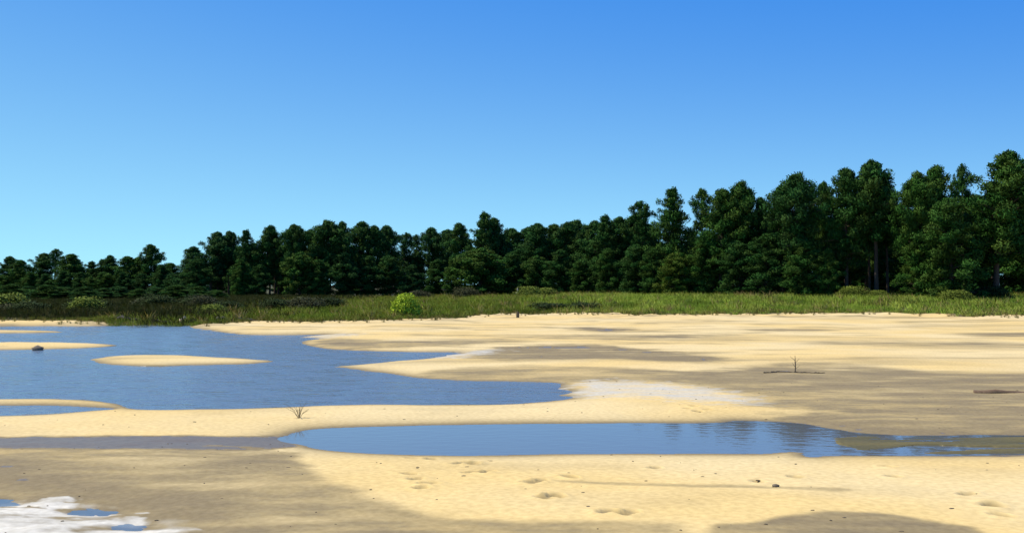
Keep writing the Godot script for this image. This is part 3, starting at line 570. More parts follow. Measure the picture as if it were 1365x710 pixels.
func build_ground(dry: Material, damp_m: Material, wet: Material, soil_m: Material) -> void:
	var xs := PackedFloat32Array()
	var half := graded(0.0, 9.0, 0.06, 1.03, 60.0, 1.14, 1500.0)
	for i in range(half.size() - 1, 0, -1):
		xs.append(-half[i])
	xs.append_array(half)
	var zs := PackedFloat32Array()
	var back := graded(11.0, 23.0, 0.06, 1.02, 100.0, 1.09, 1500.0)
	for i in range(back.size() - 1, -1, -1):
		zs.append(-back[i])
	var v := 0.12
	var zz := -11.0
	while zz < 60.0:
		zz += v
		v *= 1.16
		zs.append(zz)
	var nx := xs.size()
	var nz := zs.size()
	var pos := PackedVector3Array()
	var col := PackedColorArray()
	var cls := PackedFloat32Array()
	var soils := PackedFloat32Array()
	pos.resize(nx * nz)
	col.resize(nx * nz)
	cls.resize(nx * nz)
	soils.resize(nx * nz)
	var c_dry := Color(0.745, 0.555, 0.23)
	var c_dry2 := Color(0.755, 0.60, 0.305)
	var c_damp := Color(0.315, 0.245, 0.118)
	var c_wet := Color(0.185, 0.145, 0.082)
	var c_pale := Color(0.55, 0.53, 0.455)
	var c_white := Color(0.76, 0.73, 0.62)
	var c_soil := Color(0.075, 0.075, 0.03)
	for j in nz:
		var z := zs[j]
		use_row(z, 7.0)
		for i in nx:
			var x := xs[i]
			var g := ground_at(x, z)
			var k := j * nx + i
			var c := c_dry.lerp(c_dry2, clampf(0.5 + noise_b.get_noise_2d(x * 1.5 + 300.0, z * 2.0) * 1.5, 0.0, 1.0))
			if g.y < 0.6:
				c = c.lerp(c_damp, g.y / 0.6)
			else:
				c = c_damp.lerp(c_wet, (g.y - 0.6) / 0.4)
			c = c.lerp(c_pale, minf(g.z, 1.0)).lerp(c_white, clampf(g.z - 1.0, 0.0, 1.0) * 0.95)
			c = c.lerp(c_soil, g.w if z < -24.0 else g.w * 1.7)
			pos[k] = Vector3(x, g.x, z)
			col[k] = c
			cls[k] = g.y * (1.0 - minf(g.z, 1.0))
			soils[k] = g.w
	row_damp_shades = damp_shades
	row_pales = pales
	for o in [river] + islands + pools:
		o.near_row(0.0, 1e6)
	for d in damp_shades + pales:
		d[0].near_row(0.0, 1e6)
	# footprints: real hollows with a pushed-up rim, the damp sand below showing
	var rng := RandomNumberGenerator.new()
	rng.seed = 41
	for f in FOOTPRINTS:
		var turn := rng.randf_range(0.0, PI)
		var ln := rng.randf_range(0.11, 0.17)
		var wd := rng.randf_range(0.08, 0.11)
		var deep := rng.randf_range(0.04, 0.055)
		for j in nz:
			if absf(zs[j] - f.y) > 0.5:
				continue
			for i in nx:
				if absf(xs[i] - f.x) > 0.5:
					continue
				var d := Vector2(xs[i] - f.x, zs[j] - f.y).rotated(turn) / Vector2(ln, wd)
				var r := d.length()
				var k := j * nx + i
				if r < 2.2:
					pos[k].y += -deep * (1.0 - ss(0.5, 1.15, r)) + deep * 0.35 * ss(0.8, 1.3, r) * (1.0 - ss(1.3, 2.2, r))
					col[k] = col[k].lerp(c_damp, 0.9 * (1.0 - ss(0.6, 1.25, r)))
	var nor := PackedVector3Array()
	nor.resize(nx * nz)
	for j in nz:
		var j0 := maxi(j - 1, 0)
		var j1 := mini(j + 1, nz - 1)
		for i in nx:
			var i0 := maxi(i - 1, 0)
			var i1 := mini(i + 1, nx - 1)
			var dx := (pos[j * nx + i1].y - pos[j * nx + i0].y) / (xs[i1] - xs[i0])
			var dz := (pos[j1 * nx + i].y - pos[j0 * nx + i].y) / (zs[j1] - zs[j0])
			nor[j * nx + i] = Vector3(-dx, 1.0, -dz).normalized()
	var idx: Array[PackedInt32Array] = [PackedInt32Array(), PackedInt32Array(), PackedInt32Array(), PackedInt32Array()]
	for j in nz - 1:
		for i in nx - 1:
			var a := j * nx + i
			var b := a + nx
			var w := cls[a] + cls[a + 1] + cls[b] + cls[b + 1]
			var s := 3 if soils[a] + soils[b + 1] > 1.0 else (2 if w > 3.5 else (1 if w > 2.2 else 0))
			idx[s].append_array(PackedInt32Array([a, a + 1, b + 1, a, b + 1, b]))
	var sand := ArrayMesh.new()
	var soil := ArrayMesh.new()
	var mats: Array[Material] = [dry, damp_m, wet, soil_m]
	for s in 4:
		var used := PackedInt32Array()
		used.resize(nx * nz)
		used.fill(-1)
		var p2 := PackedVector3Array()
		var n2 := PackedVector3Array()
		var c2 := PackedColorArray()
		var id2 := PackedInt32Array()
		for k in idx[s]:
			if used[k] < 0:
				used[k] = p2.size()
				p2.append(pos[k])
				n2.append(nor[k])
				c2.append(col[k])
			id2.append(used[k])
		if p2.is_empty():
			continue
		var arr := []
		arr.resize(Mesh.ARRAY_MAX)
		arr[Mesh.ARRAY_VERTEX] = p2
		arr[Mesh.ARRAY_NORMAL] = n2
		arr[Mesh.ARRAY_COLOR] = c2
		arr[Mesh.ARRAY_INDEX] = id2
		var target := soil if s == 3 else sand
		target.add_surface_from_arrays(Mesh.PRIMITIVE_TRIANGLES, arr)
		target.surface_set_material(target.get_surface_count() - 1, mats[s])
	var o := part("sand_ground", sand, null, self)
	o.set_meta("kind", "structure")
	tag(o, "yellow sand flats with damp grey hollows and bars", "sand")
	o = part("meadow_ground", soil, null, self)
	o.set_meta("kind", "structure")
	tag(o, "brown soil under the grass and pine wood", "ground")

# ---------------------------------------------------------------- shapes
class Shape:
	var p := PackedVector3Array()
	var n := PackedVector3Array()
	var c := PackedColorArray()
	var i := PackedInt32Array()
	func tube(path: PackedVector3Array, radii: PackedFloat32Array, sides: int, colour: Color, rng: RandomNumberGenerator, rough := 0.0) -> void:
		var base := p.size()
		for k in path.size():
			var dir := (path[mini(k + 1, path.size() - 1)] - path[maxi(k - 1, 0)]).normalized()
			var u := dir.cross(Vector3.RIGHT if absf(dir.x) < 0.8 else Vector3.UP).normalized()
			var w := dir.cross(u)
			for s in sides:
				var a := TAU * s / sides
				var out := u * cos(a) + w * sin(a)
				p.append(path[k] + out * radii[k] * (1.0 + rng.randf_range(-rough, rough)))
				n.append(out)
				c.append(colour * rng.randf_range(0.8, 1.2))
		for k in path.size() - 1:
			for s in sides:
				var a := base + k * sides + s
				var b := base + k * sides + (s + 1) % sides
				i.append_array(PackedInt32Array([a, a + sides, b, b, a + sides, b + sides]))
		for end in [0, path.size() - 1]:
			var m := p.size()
			p.append(path[end])
			n.append((path[end] - path[1 if end == 0 else end - 1]).normalized())
			c.append(colour)
			for s in sides:
				var a: int = base + end * sides + s
				var b: int = base + end * sides + (s + 1) % sides
				i.append_array(PackedInt32Array([m, a, b] if end == 0 else [m, b, a]))
	func leaf(at: Vector3, along: Vector3, across: Vector3, normal: Vector3, colour: Color) -> void:
		var b := p.size()
		p.append(at - along)
		p.append(at + across + along * 0.1)
		p.append(at + along)
		p.append(at - across + along * 0.1)
		for k in 4:
			n.append(normal)
			c.append(colour)
		i.append_array(PackedInt32Array([b, b + 1, b + 2, b, b + 2, b + 3]))
	func clump(centre: Vector3, r: float, flat: float, count: int, ll: float, lw: float, colour: Color, rng: RandomNumberGenerator) -> void:
		for k in count:
			var o := Vector3(rng.randfn(), rng.randfn() + 0.25, rng.randfn()).normalized()
			var at := centre + o * Vector3(1.0, flat, 1.0) * r * pow(rng.randf(), 0.5) * (1.0 + 0.3 * pow(rng.randf(), 4.0))
			var nr := (o + Vector3(rng.randfn(), rng.randfn(), rng.randfn()) * 0.55 + Vector3(0, 0.25, 0)).normalized()
			var al := nr.cross(Vector3(rng.randfn(), rng.randfn(), rng.randfn())).normalized()
			al = (al + o * 0.5 + Vector3(0, 0.45, 0)).normalized()
			var ac := nr.cross(al).normalized()
			var s := rng.randf_range(0.6, 1.25)
			leaf(at, al * ll * s * 0.5, ac * lw * s * 0.5, nr, colour * rng.randf_range(0.9, 1.1))
	func mesh() -> ArrayMesh:
		var a := []
		a.resize(Mesh.ARRAY_MAX)
		a[Mesh.ARRAY_VERTEX] = p
		a[Mesh.ARRAY_NORMAL] = n
		a[Mesh.ARRAY_COLOR] = c
		a[Mesh.ARRAY_INDEX] = i
		var m := ArrayMesh.new()
		m.add_surface_from_arrays(Mesh.PRIMITIVE_TRIANGLES, a)
		return m

# A pine or a leafy tree, 14 m high: returns [trunk mesh with its limbs, crown mesh]
func make_tree(seed_n: int, crown_from: float, spread: float, profile: Array, limbs: int, puff: float, leaf_len: float, leaf_wide: float, thick: float, lean: float) -> Array:
	var rng := RandomNumberGenerator.new()
	rng.seed = seed_n
	var wood := Shape.new()
	var green := Shape.new()
	var H := 14.0
	var bark := Color(0.115, 0.085, 0.062)
	var path := PackedVector3Array()
	var radii := PackedFloat32Array()
	var bend := Vector3(rng.randfn(), 0, rng.randfn()) * lean
	for k in 9:
		var t := k / 8.0
		path.append(Vector3(0, t * H * 0.97 - 0.4 * (1.0 - t), 0) + bend * (t * t) + Vector3(rng.randfn(), 0, rng.randfn()) * 0.06 * t)
		radii.append((0.24 * pow(1.0 - t, 0.8) + 0.02) * (1.35 if k == 0 else 1.0))
	wood.tube(path, radii, 9, bark, rng, 0.08)
	for l in limbs:
		var t := (l + rng.randf()) / limbs
		var y := lerpf(crown_from, 0.97, pow(t, 0.92)) * H
		var f := t * (profile.size() - 1)
		var pr := lerpf(profile[int(f)], profile[mini(int(f) + 1, profile.size() - 1)], f - int(f))
		var ln := spread * pr * rng.randf_range(0.48, 1.18)
		var az := l * 2.39996 + rng.randf_range(-0.5, 0.5)
		var rise := lerpf(-0.05, 0.75, t) + rng.randf_range(-0.15, 0.2)
		var dir := Vector3(cos(az), 0, sin(az))
		var root := Vector3(0, y, 0) + bend * pow(y / H, 2.0)
		var tip := root + dir * ln + Vector3(0, ln * rise, 0)
		tip.y = minf(tip.y, H * 0.985 - ln * 0.85)
		var mid := root.lerp(tip, 0.5) + Vector3(0, ln * 0.08, 0)
		var lr := 0.035 + 0.018 * ln * (1.0 - t * 0.5)
		wood.tube(PackedVector3Array([root, mid, tip]), PackedFloat32Array([lr, lr * 0.7, lr * 0.3]), 5, bark, rng)
		var tone := Color(0.048, 0.118, 0.028) * rng.randf_range(0.72, 1.2)
		tone.r *= rng.randf_range(0.8, 1.4)
		for s in [0.35, 0.66, 1.0]:
			if s < 0.5 and rng.randf() < 0.35:
				continue
			var at: Vector3 = root.lerp(mid, s * 2.0) if s < 0.5 else mid.lerp(tip, s * 2.0 - 1.0)
			at += Vector3(rng.randfn(), rng.randfn() * 0.5, rng.randfn()) * 0.22 * puff
			var r: float = puff * rng.randf_range(0.62, 1.15) * (0.55 + 0.5 * pr)
			green.clump(at, r, 0.82, int(thick * r * r), leaf_len, leaf_wide, tone, rng)
	var top := path[8]
	for k in 3:
		green.clump(top - Vector3(rng.randfn() * 0.15, 0.1 + k * 0.5, rng.randfn() * 0.15), puff * (0.28 + 0.17 * k), 1.35, int(thick * 0.45 * (0.5 + k * 0.5)), leaf_len, leaf_wide, Color(0.048, 0.118, 0.028), rng)
	return [wood.mesh(), green.mesh()]

func make_shrub(seed_n: int, w: float, h: float, clumps: int, tone: Color, ll: float, lw: float, thick: float) -> Array:
	var rng := RandomNumberGenerator.new()
	rng.seed = seed_n
	var wood := Shape.new()
	var green := Shape.new()
	for k in clumps:
		var az := k * 2.39996 + rng.randf_range(-0.4, 0.4)
		var q := sqrt((k + 0.5) / clumps)
		var at := Vector3(cos(az) * q * w * 0.38, h * (0.78 - 0.5 * q * q) * rng.randf_range(0.75, 1.1), sin(az) * q * w * 0.38)
		wood.tube(PackedVector3Array([Vector3(at.x * 0.12, -0.1, at.z * 0.12), at * 0.55, at]), PackedFloat32Array([0.025, 0.016, 0.006]), 5, Color(0.09, 0.07, 0.05), rng)
		green.clump(at, h * 0.26 * rng.randf_range(0.8, 1.15), 0.9, int(thick), ll, lw, tone * rng.randf_range(0.8, 1.2), rng)
		green.clump(at * Vector3(1.05, 0.5, 1.05), h * 0.24, 0.9, int(thick * 0.7), ll, lw, tone * rng.randf_range(0.7, 1.1), rng)
	return [wood.mesh(), green.mesh()]

func make_tuft(seed_n: int, blades: int, h: float, spread: float, wide: float, droop: float) -> ArrayMesh:
	var rng := RandomNumberGenerator.new()
	rng.seed = seed_n
	var s := Shape.new()
	for k in blades:
		var az := rng.randf() * TAU
		var dir := Vector3(cos(az), 0, sin(az))
		var side := Vector3(-dir.z, 0, dir.x).rotated(Vector3.UP, rng.randfn() * 0.5)
		var root := dir * rng.randf() * spread * 0.6 - Vector3(0, 0.05, 0)
		var hh := h * rng.randf_range(0.55, 1.1)
		var out := dir * spread * rng.randf_range(0.2, 1.0)
		var mid := root + out * 0.35 + Vector3(0, hh * 0.6, 0)
		var tip := root + out + Vector3(0, hh * (1.0 - droop * rng.randf()), 0)
		var nr := (Vector3.UP * 0.7 + dir * 0.4 + Vector3(rng.randfn(), 0, rng.randfn()) * 0.3).normalized()
		var tone := Color(1, 1, 1) * rng.randf_range(0.7, 1.25)
		var b := s.p.size()
		s.p.append_array(PackedVector3Array([root - side * wide, root + side * wide, mid + side * wide * 0.8, mid - side * wide * 0.8, tip]))
		for q in 5:
			s.n.append(nr)
			s.c.append(tone)
		s.i.append_array(PackedInt32Array([b, b + 1, b + 2, b, b + 2, b + 3, b + 3, b + 2, b + 4]))
	return s.mesh()

# ---------------------------------------------------------------- materials
func tex(freq: float, octaves: int, lo: Color, hi: Color, seed_n: int, size := 512) -> NoiseTexture2D:
	var f := FastNoiseLite.new()
	f.seed = seed_n
	f.frequency = freq
	f.fractal_octaves = octaves
	var t := NoiseTexture2D.new()
	t.width = size
	t.height = size
	t.seamless = true
	t.noise = f
	var r := Gradient.new()
	r.set_color(0, lo)
	r.set_color(1, hi)
	t.color_ramp = r
	return t

func bumps(freq: float, octaves: int, strength: float, seed_n: int, size := 512) -> NoiseTexture2D:
	var f := FastNoiseLite.new()
	f.seed = seed_n
	f.frequency = freq
	f.fractal_octaves = octaves
	var t := NoiseTexture2D.new()
	t.width = size
	t.height = size
	t.seamless = true
	t.as_normal_map = true
	t.bump_strength = strength
	t.noise = f
	return t

func sand_material(rough: float, relief: float) -> StandardMaterial3D:
	var m := StandardMaterial3D.new()
	m.vertex_color_use_as_albedo = true
	m.albedo_texture = tex(0.028, 5, Color(0.89, 0.88, 0.86), Color(1, 1, 1), 11)
	m.uv1_triplanar = true
	m.uv1_world_triplanar = true
	m.uv1_scale = Vector3(0.45, 0.45, 0.45)
	m.roughness = rough
	m.metallic_specular = 0.35 if rough > 0.6 else 0.5
	m.normal_enabled = true
	m.normal_texture = bumps(0.02, 5, 5.0, 17)
	m.normal_scale = relief
	return m

func leaf_material(tint: Color, glow: float) -> StandardMaterial3D:
	var m := StandardMaterial3D.new()
	m.vertex_color_use_as_albedo = true
	m.albedo_color = tint
	m.roughness = 0.75
	m.metallic_specular = 0.15
	m.cull_mode = BaseMaterial3D.CULL_DISABLED
	if glow > 0.0:
		m.backlight_enabled = true
		m.backlight = Color(glow, glow, glow * 0.6)
	return m

func water_material(body: Color, clear: float, rough: float, relief: float, size: Vector3, seed_n: int) -> StandardMaterial3D:
	var m := StandardMaterial3D.new()
	m.albedo_color = Color(body.r, body.g, body.b, clear)
	m.transparency = BaseMaterial3D.TRANSPARENCY_ALPHA
	m.roughness = rough
	m.metallic_specular = 0.5
	m.uv1_triplanar = true
	m.uv1_world_triplanar = true
	m.uv1_scale = size
	m.normal_enabled = true
	m.normal_texture = bumps(0.02, 4, 4.0, seed_n)
	if rough > 0.2:   # wind patches: stretches of rougher and smoother ripple
		m.roughness_texture = tex(0.006, 3, Color(0.15, 0.15, 0.15), Color(1, 1, 1), seed_n + 40)
	m.normal_scale = relief
	return m

func water_sheet(called: String, label: String, x0: float, x1: float, z0: float, z1: float, m: Material) -> void:
	var pm := PlaneMesh.new()
	pm.size = Vector2(x1 - x0, z1 - z0)
	var o := part(called, pm, m, self)
	o.position = Vector3((x0 + x1) / 2, 0, (z0 + z1) / 2)
	o.set_meta("kind", "structure")
	tag(o, label, "water")

func water_piece(called: String, label: String, corners: Array, m: Material) -> void:
	var s := Shape.new()
	for c in corners:
		s.p.append(Vector3(c.x, 0, c.y))
		s.n.append(Vector3.UP)
		s.c.append(Color.WHITE)
	s.i.append_array(PackedInt32Array([0, 1, 2, 0, 2, 3]))
	var o := part(called, s.mesh(), m, self)
	o.set_meta("kind", "structure")
	tag(o, label, "water")

# clear air: pale at the horizon, deep blue above, a little paler on the sun's side
func clear_sky(sun_from: Vector3, exposure: float) -> ImageTexture:
	var w := 512
	var h := 256
	var im := Image.create(w, h, false, Image.FORMAT_RGBF)
	var towards := Vector2(sun_from.x, sun_from.z).normalized()
	var top := Color(0.018, 0.215, 0.80)
	var low := Color(0.45, 0.925, 1.10)
	for j in h:
		var up := PI * (0.5 - (j + 0.5) / h)
		for i in w:
			var az := TAU * (i + 0.5) / w   # column 0 looks along -z
			var side := Vector2(sin(az), -cos(az)).dot(towards)
			var y := maxf(sin(up), 0.0) * (1.0 + 0.48 * (0.38 - side))
			var c := top.lerp(low, pow(maxf(1.0 - y, 0.0), 5.3))
			im.set_pixel(i, j, Color(c.r / exposure, c.g / exposure, c.b / exposure))
	return ImageTexture.create_from_image(im)

# ---------------------------------------------------------------- scene
func _ready() -> void:
	var cam := Camera3D.new()
	cam.name = "camera"
	cam.fov = rad_to_deg(2.0 * atan(355.0 / 1311.0))
	cam.near = 0.1
	cam.far = 4000.0
	add_child(cam)
	cam.position = Vector3(0, 3.0, 0)
	cam.rotation_degrees = Vector3(1.005, 0, 0)
	cam.current = true

	var env := Environment.new()
	env.background_mode = Environment.BG_SKY
	var sun_from := Vector3(-52, 77, -6).normalized()
	var exposure := 1.15
	var sky_m := PanoramaSkyMaterial.new()
	sky_m.panorama = clear_sky(sun_from, exposure)
	var sky := Sky.new()
	sky.sky_material = sky_m
	env.sky = sky
	env.tonemap_mode = Environment.TONE_MAPPER_LINEAR
	env.tonemap_exposure = exposure
	env.sdfgi_enabled = true
	env.ssao_enabled = true
	env.ssil_enabled = true
	var we := WorldEnvironment.new()
	we.name = "world_environment"
	we.environment = env
	add_child(we)

	var sun := DirectionalLight3D.new()
	sun.name = "sun"
	sun.light_energy = 1.6
	sun.light_color = Color(1.0, 0.95, 0.84)
	sun.light_angular_distance = 0.5
	sun.shadow_enabled = true
	add_child(sun)
	sun.look_at_from_position(sun_from * 100.0, Vector3.ZERO)

	for a in [[noise_a, 3, 0.18, 3], [noise_b, 8, 0.06, 3], [noise_c, 21, 0.30, 4]]:
		a[0].seed = a[1]
		a[0].frequency = a[2]
		a[0].fractal_octaves = a[3]
	river = Outline.new(smooth_ring(RIVER))
	for p in ISLANDS:
		islands.append(Outline.new(smooth_ring(p)))
	for p in POOLS:
		pools.append(Outline.new(smooth_ring(p)))
	for p in SHOALS_AND_REFLECTION:
		shoals_and_reflection.append(Outline.new(smooth_ring(p)))
	for d in DAMP_AND_SHADE:
		damp_shades.append([Outline.new(smooth_ring(d[0])), d[1], d[2]])
	for d in PALE:
		pales.append([Outline.new(smooth_ring(d[0])), d[1], d[2]])

	var soil := sand_material(0.95, 0.6)
	build_ground(sand_material(0.95, 0.14), sand_material(0.8, 0.2), sand_material(0.4, 0.25), soil)
	print("ground ", Time.get_ticks_msec())

	water_sheet("river_water", "wind-rippled blue river winding between the sand bars", -160.0, 40.0, -100.0, -22.3, water_material(Color(0.385, 0.435, 0.49), 0.95, 0.34, 0.8, Vector3(0.10, 0.3, 0.35), 5))
	water_piece("pool_water", "calm long blue rain pool between two sand bars", [Vector2(-12.0, -22.2), Vector2(26.0, -22.2), Vector2(26.0, -15.9), Vector2(-12.0, -15.9)], water_material(Color(0.395, 0.41, 0.43), 0.93, 0.05, 0.06, Vector3(0.15, 0.3, 0.3), 6))
	water_sheet("puddle_water", "small blue puddles between white patches on the ground", -12.0, -3.0, -15.8, -8.0, water_material(Color(0.38, 0.41, 0.43), 0.45, 0.05, 0.05, Vector3(0.15, 0.3, 0.3), 7))

	build_trees()
	build_shrubs()
	build_grass()
	build_small_things()
	print("done ", Time.get_ticks_msec())

var leaf_mats: Array[StandardMaterial3D] = []
var bark_mat: StandardMaterial3D

func build_trees() -> void:
	bark_mat = StandardMaterial3D.new()
	bark_mat.vertex_color_use_as_albedo = true
	bark_mat.roughness = 0.95
	bark_mat.albedo_texture = tex(0.05, 4, Color(0.6, 0.57, 0.55), Color(1, 1, 1), 31, 256)
	bark_mat.uv1_triplanar = true
	bark_mat.uv1_scale = Vector3(2.0, 0.5, 2.0)
	var tints := [Color(0.62, 0.69, 0.62), Color(0.81, 0.81, 0.58), Color(1.0, 0.85, 0.5), Color(0.60, 0.68, 0.77), Color(0.73, 0.75, 0.58), Color(0.51, 0.62, 0.62)]
	for k in tints.size():
		leaf_mats.append(leaf_material(Color(1, 1, 1), 0.3))
		leaf_mats[k].albedo_color = (tints[k] as Color).linear_to_srgb()
	var kinds := {
		"round": make_tree(101, 0.24, 3.2, [0.6, 0.95, 1.0, 0.84, 0.56, 0.12], 74, 0.82, 0.36, 0.12, 300.0, 0.5),
		"wide": make_tree(102, 0.28, 3.6, [0.55, 0.9, 1.0, 0.92, 0.66, 0.16], 78, 0.86, 0.36, 0.12, 300.0, 0.6),
		"cone": make_tree(103, 0.20, 3.1, [0.75, 1.0, 0.88, 0.62, 0.36, 0.08], 76, 0.78, 0.36, 0.12, 300.0, 0.3),
		"high": make_tree(104, 0.40, 2.9, [0.5, 0.9, 1.0, 0.84, 0.52, 0.1], 60, 0.82, 0.36, 0.12, 300.0, 0.5),
		"high2": make_tree(105, 0.44, 2.8, [0.6, 0.95, 1.0, 0.76, 0.46, 0.1], 60, 0.82, 0.36, 0.12, 300.0, 0.3),
		"dense": make_tree(106, 0.07, 3.4, [0.95, 1.0, 0.92, 0.72, 0.45, 0.1], 86, 0.9, 0.36, 0.12, 300.0, 0.4),
		"sparse": make_tree(107, 0.42, 2.5, [0.5, 0.8, 0.75, 0.95, 0.7, 0.25], 34, 0.72, 0.36, 0.12, 270.0, 0.9),
		"leafy": make_tree(108, 0.08, 4.4, [0.9, 1.0, 1.0, 0.88, 0.68, 0.3], 84, 1.0, 0.32, 0.2, 240.0, 0.3),
	}
	var rng := RandomNumberGenerator.new()
	rng.seed = 77
	var protos := {}
	for t in TREES:
		var kind: String = t[3]
		var called := "leafy_tree" if kind == "leafy" else "pine_tree"
		var label: String = TREE_LABELS[t[6]]
		var o: Node3D
		if protos.has(kind):
			o = protos[kind].duplicate()
			o.name = numbered(called)
			add_child(o)
		else:
			o = thing(called, label, "tree")
			part("trunk", kinds[kind][0], bark_mat, o)
			part("crown", kinds[kind][1], leaf_mats[0], o)
			protos[kind] = o
		tag(o, label, "tree", TREE_GROUPS[t[7]])
		var gy := height_at(t[0], t[1])
		var s: float = (t[2] - gy) / 14.0
		var w: float = maxf(s, 0.6) * t[4] if kind != "dense" and kind != "leafy" else s * t[4] * 1.25
		o.position = Vector3(t[0], gy, t[1])
		o.rotation.y = rng.randf() * TAU
		o.scale = Vector3(w, s, w)
		(o.get_node("crown") as MeshInstance3D).material_override = leaf_mats[[0, 4, 5, 0][rng.randi() % 4] if t[5] == 0 else t[5]]
	print("trees ", Time.get_ticks_msec())

func shrub(called: String, label: String, x: float, z: float, w: float, h: float, meshes: Array, m: Material, group := "") -> void:
	var o := thing(called, label, "shrub", Vector3(x, height_at(x, z), z), x * 1.7, group)
	part("stem", meshes[0], bark_mat, o)
	part("foliage", meshes[1], m, o)
	o.scale = Vector3(w, h, w)

func build_shrubs() -> void:
	var plain := leaf_material(Color(1, 1, 1), 0.25)
	var bright := make_shrub(201, 1.0, 1.0, 26, Color(0.31, 0.43, 0.04), 0.07, 0.045, 170.0)
	var olive := make_shrub(202, 1.0, 1.0, 22, Color(0.13, 0.17, 0.03), 0.06, 0.035, 240.0)
	var dark := make_shrub(203, 1.0, 1.0, 22, Color(0.034, 0.052, 0.018), 0.06, 0.03, 240.0)
	var grey := make_shrub(204, 1.0, 1.0, 18, Color(0.06, 0.066, 0.032), 0.06, 0.03, 200.0)
	shrub("round_bush", "bright yellow-green rounded bush standing alone in the meadow edge", -8.45, -78.3, 2.3, 1.95, bright, leaf_material(Color(1, 1, 1), 0.6))
	shrub("low_shrub", "wide olive shrub at the outer end of the reed bed", -44.6, -86.6, 4.2, 2.1, olive, plain)
	shrub("low_shrub", "small round olive shrub standing in the dark reed bed", -36.6, -84.6, 3.0, 1.75, olive, plain)
	shrub("low_shrub", "light green shrub above the dark driftwood bank of the river", -24.3, -79.8, 2.2, 1.1, olive, plain)
	for a in [[3.6, -93.0, 4.6, 0.85], [7.0, -92.0, 4.2, 0.9]]:
		shrub("low_shrub", "dark low shrub sunk in the meadow grass, %s the short post" % ("nearer to" if a[0] < 5.0 else "farther from"), a[0], a[1], a[2], a[3], dark, plain, "dark shrubs in the meadow grass")
	for a in [[2.0, -118.0, 3.2, 1.8], [4.2, -120.0, 2.8, 1.5]]:
		shrub("low_shrub", "grass-green shrub at the foot of the even wood, %s one" % ("taller" if a[3] > 1.7 else "lower"), a[0], a[1], a[2], a[3], olive, plain, "shrubs at the foot of the even wood")
	for a in [[36.8, -106.0, 3.2, 1.6], [39.0, -104.5, 2.4, 1.1]]:
		shrub("low_shrub", "olive shrub beside the bare trunks of the tall pines, %s one" % ("taller" if a[3] > 1.4 else "lower"), a[0], a[1], a[2], a[3], olive, plain, "shrubs by the bare trunks")
	shrub("low_shrub", "dull green shrub on the grass before the dark low-boughed pine", 43.5, -96.5, 3.2, 1.3, olive, plain)
	shrub("low_shrub", "dark shrub in the shade of the great round pine", 49.0, -101.0, 4.0, 1.6, dark, plain)
	for a in [[-13.0, -138.0, 4.0, 1.6], [-6.5, -139.0, 4.2, 1.9]]:
		shrub("low_shrub", "grey-green shrub behind the bright round bush, %s one" % ("lower" if a[3] < 1.7 else "taller"), a[0], a[1], a[2], a[3], grey, plain, "grey shrubs behind the bright bush")
	var rng := RandomNumberGenerator.new()
	rng.seed = 19
	for k in 16:
		var x := -56.0 + k * 2.6 + rng.randf_range(-0.8, 0.8)
		var z := edge_z(x) - rng.randf_range(7.0, 22.0)
		shrub("low_shrub", "dark brownish shrub in the reed bed, %s from the driftwood bank" % ["sixteenth", "fifteenth", "fourteenth", "thirteenth", "twelfth", "eleventh", "tenth", "ninth", "eighth", "seventh", "sixth", "fifth", "fourth", "third", "second", "first"][k], x, z, rng.randf_range(3.0, 4.6), rng.randf_range(1.1, 1.7), [dark, dark, grey][k % 3], plain, "dark shrubs of the reed bed")

func scatter(called: String, label: String, category: String, mesh: Mesh, m: Material, spots: Array) -> void:
	var mm := MultiMesh.new()
	mm.transform_format = MultiMesh.TRANSFORM_3D
	mm.use_colors = true
	mm.mesh = mesh
	mm.instance_count = spots.size()
	for k in spots.size():
		mm.set_instance_transform(k, spots[k][0])
		mm.set_instance_color(k, spots[k][1])
	var o := MultiMeshInstance3D.new()
	o.name = called
	o.multimesh = mm
	o.material_override = m
	add_child(o, true)
	o.set_meta("kind", "stuff")
	tag(o, label, category)

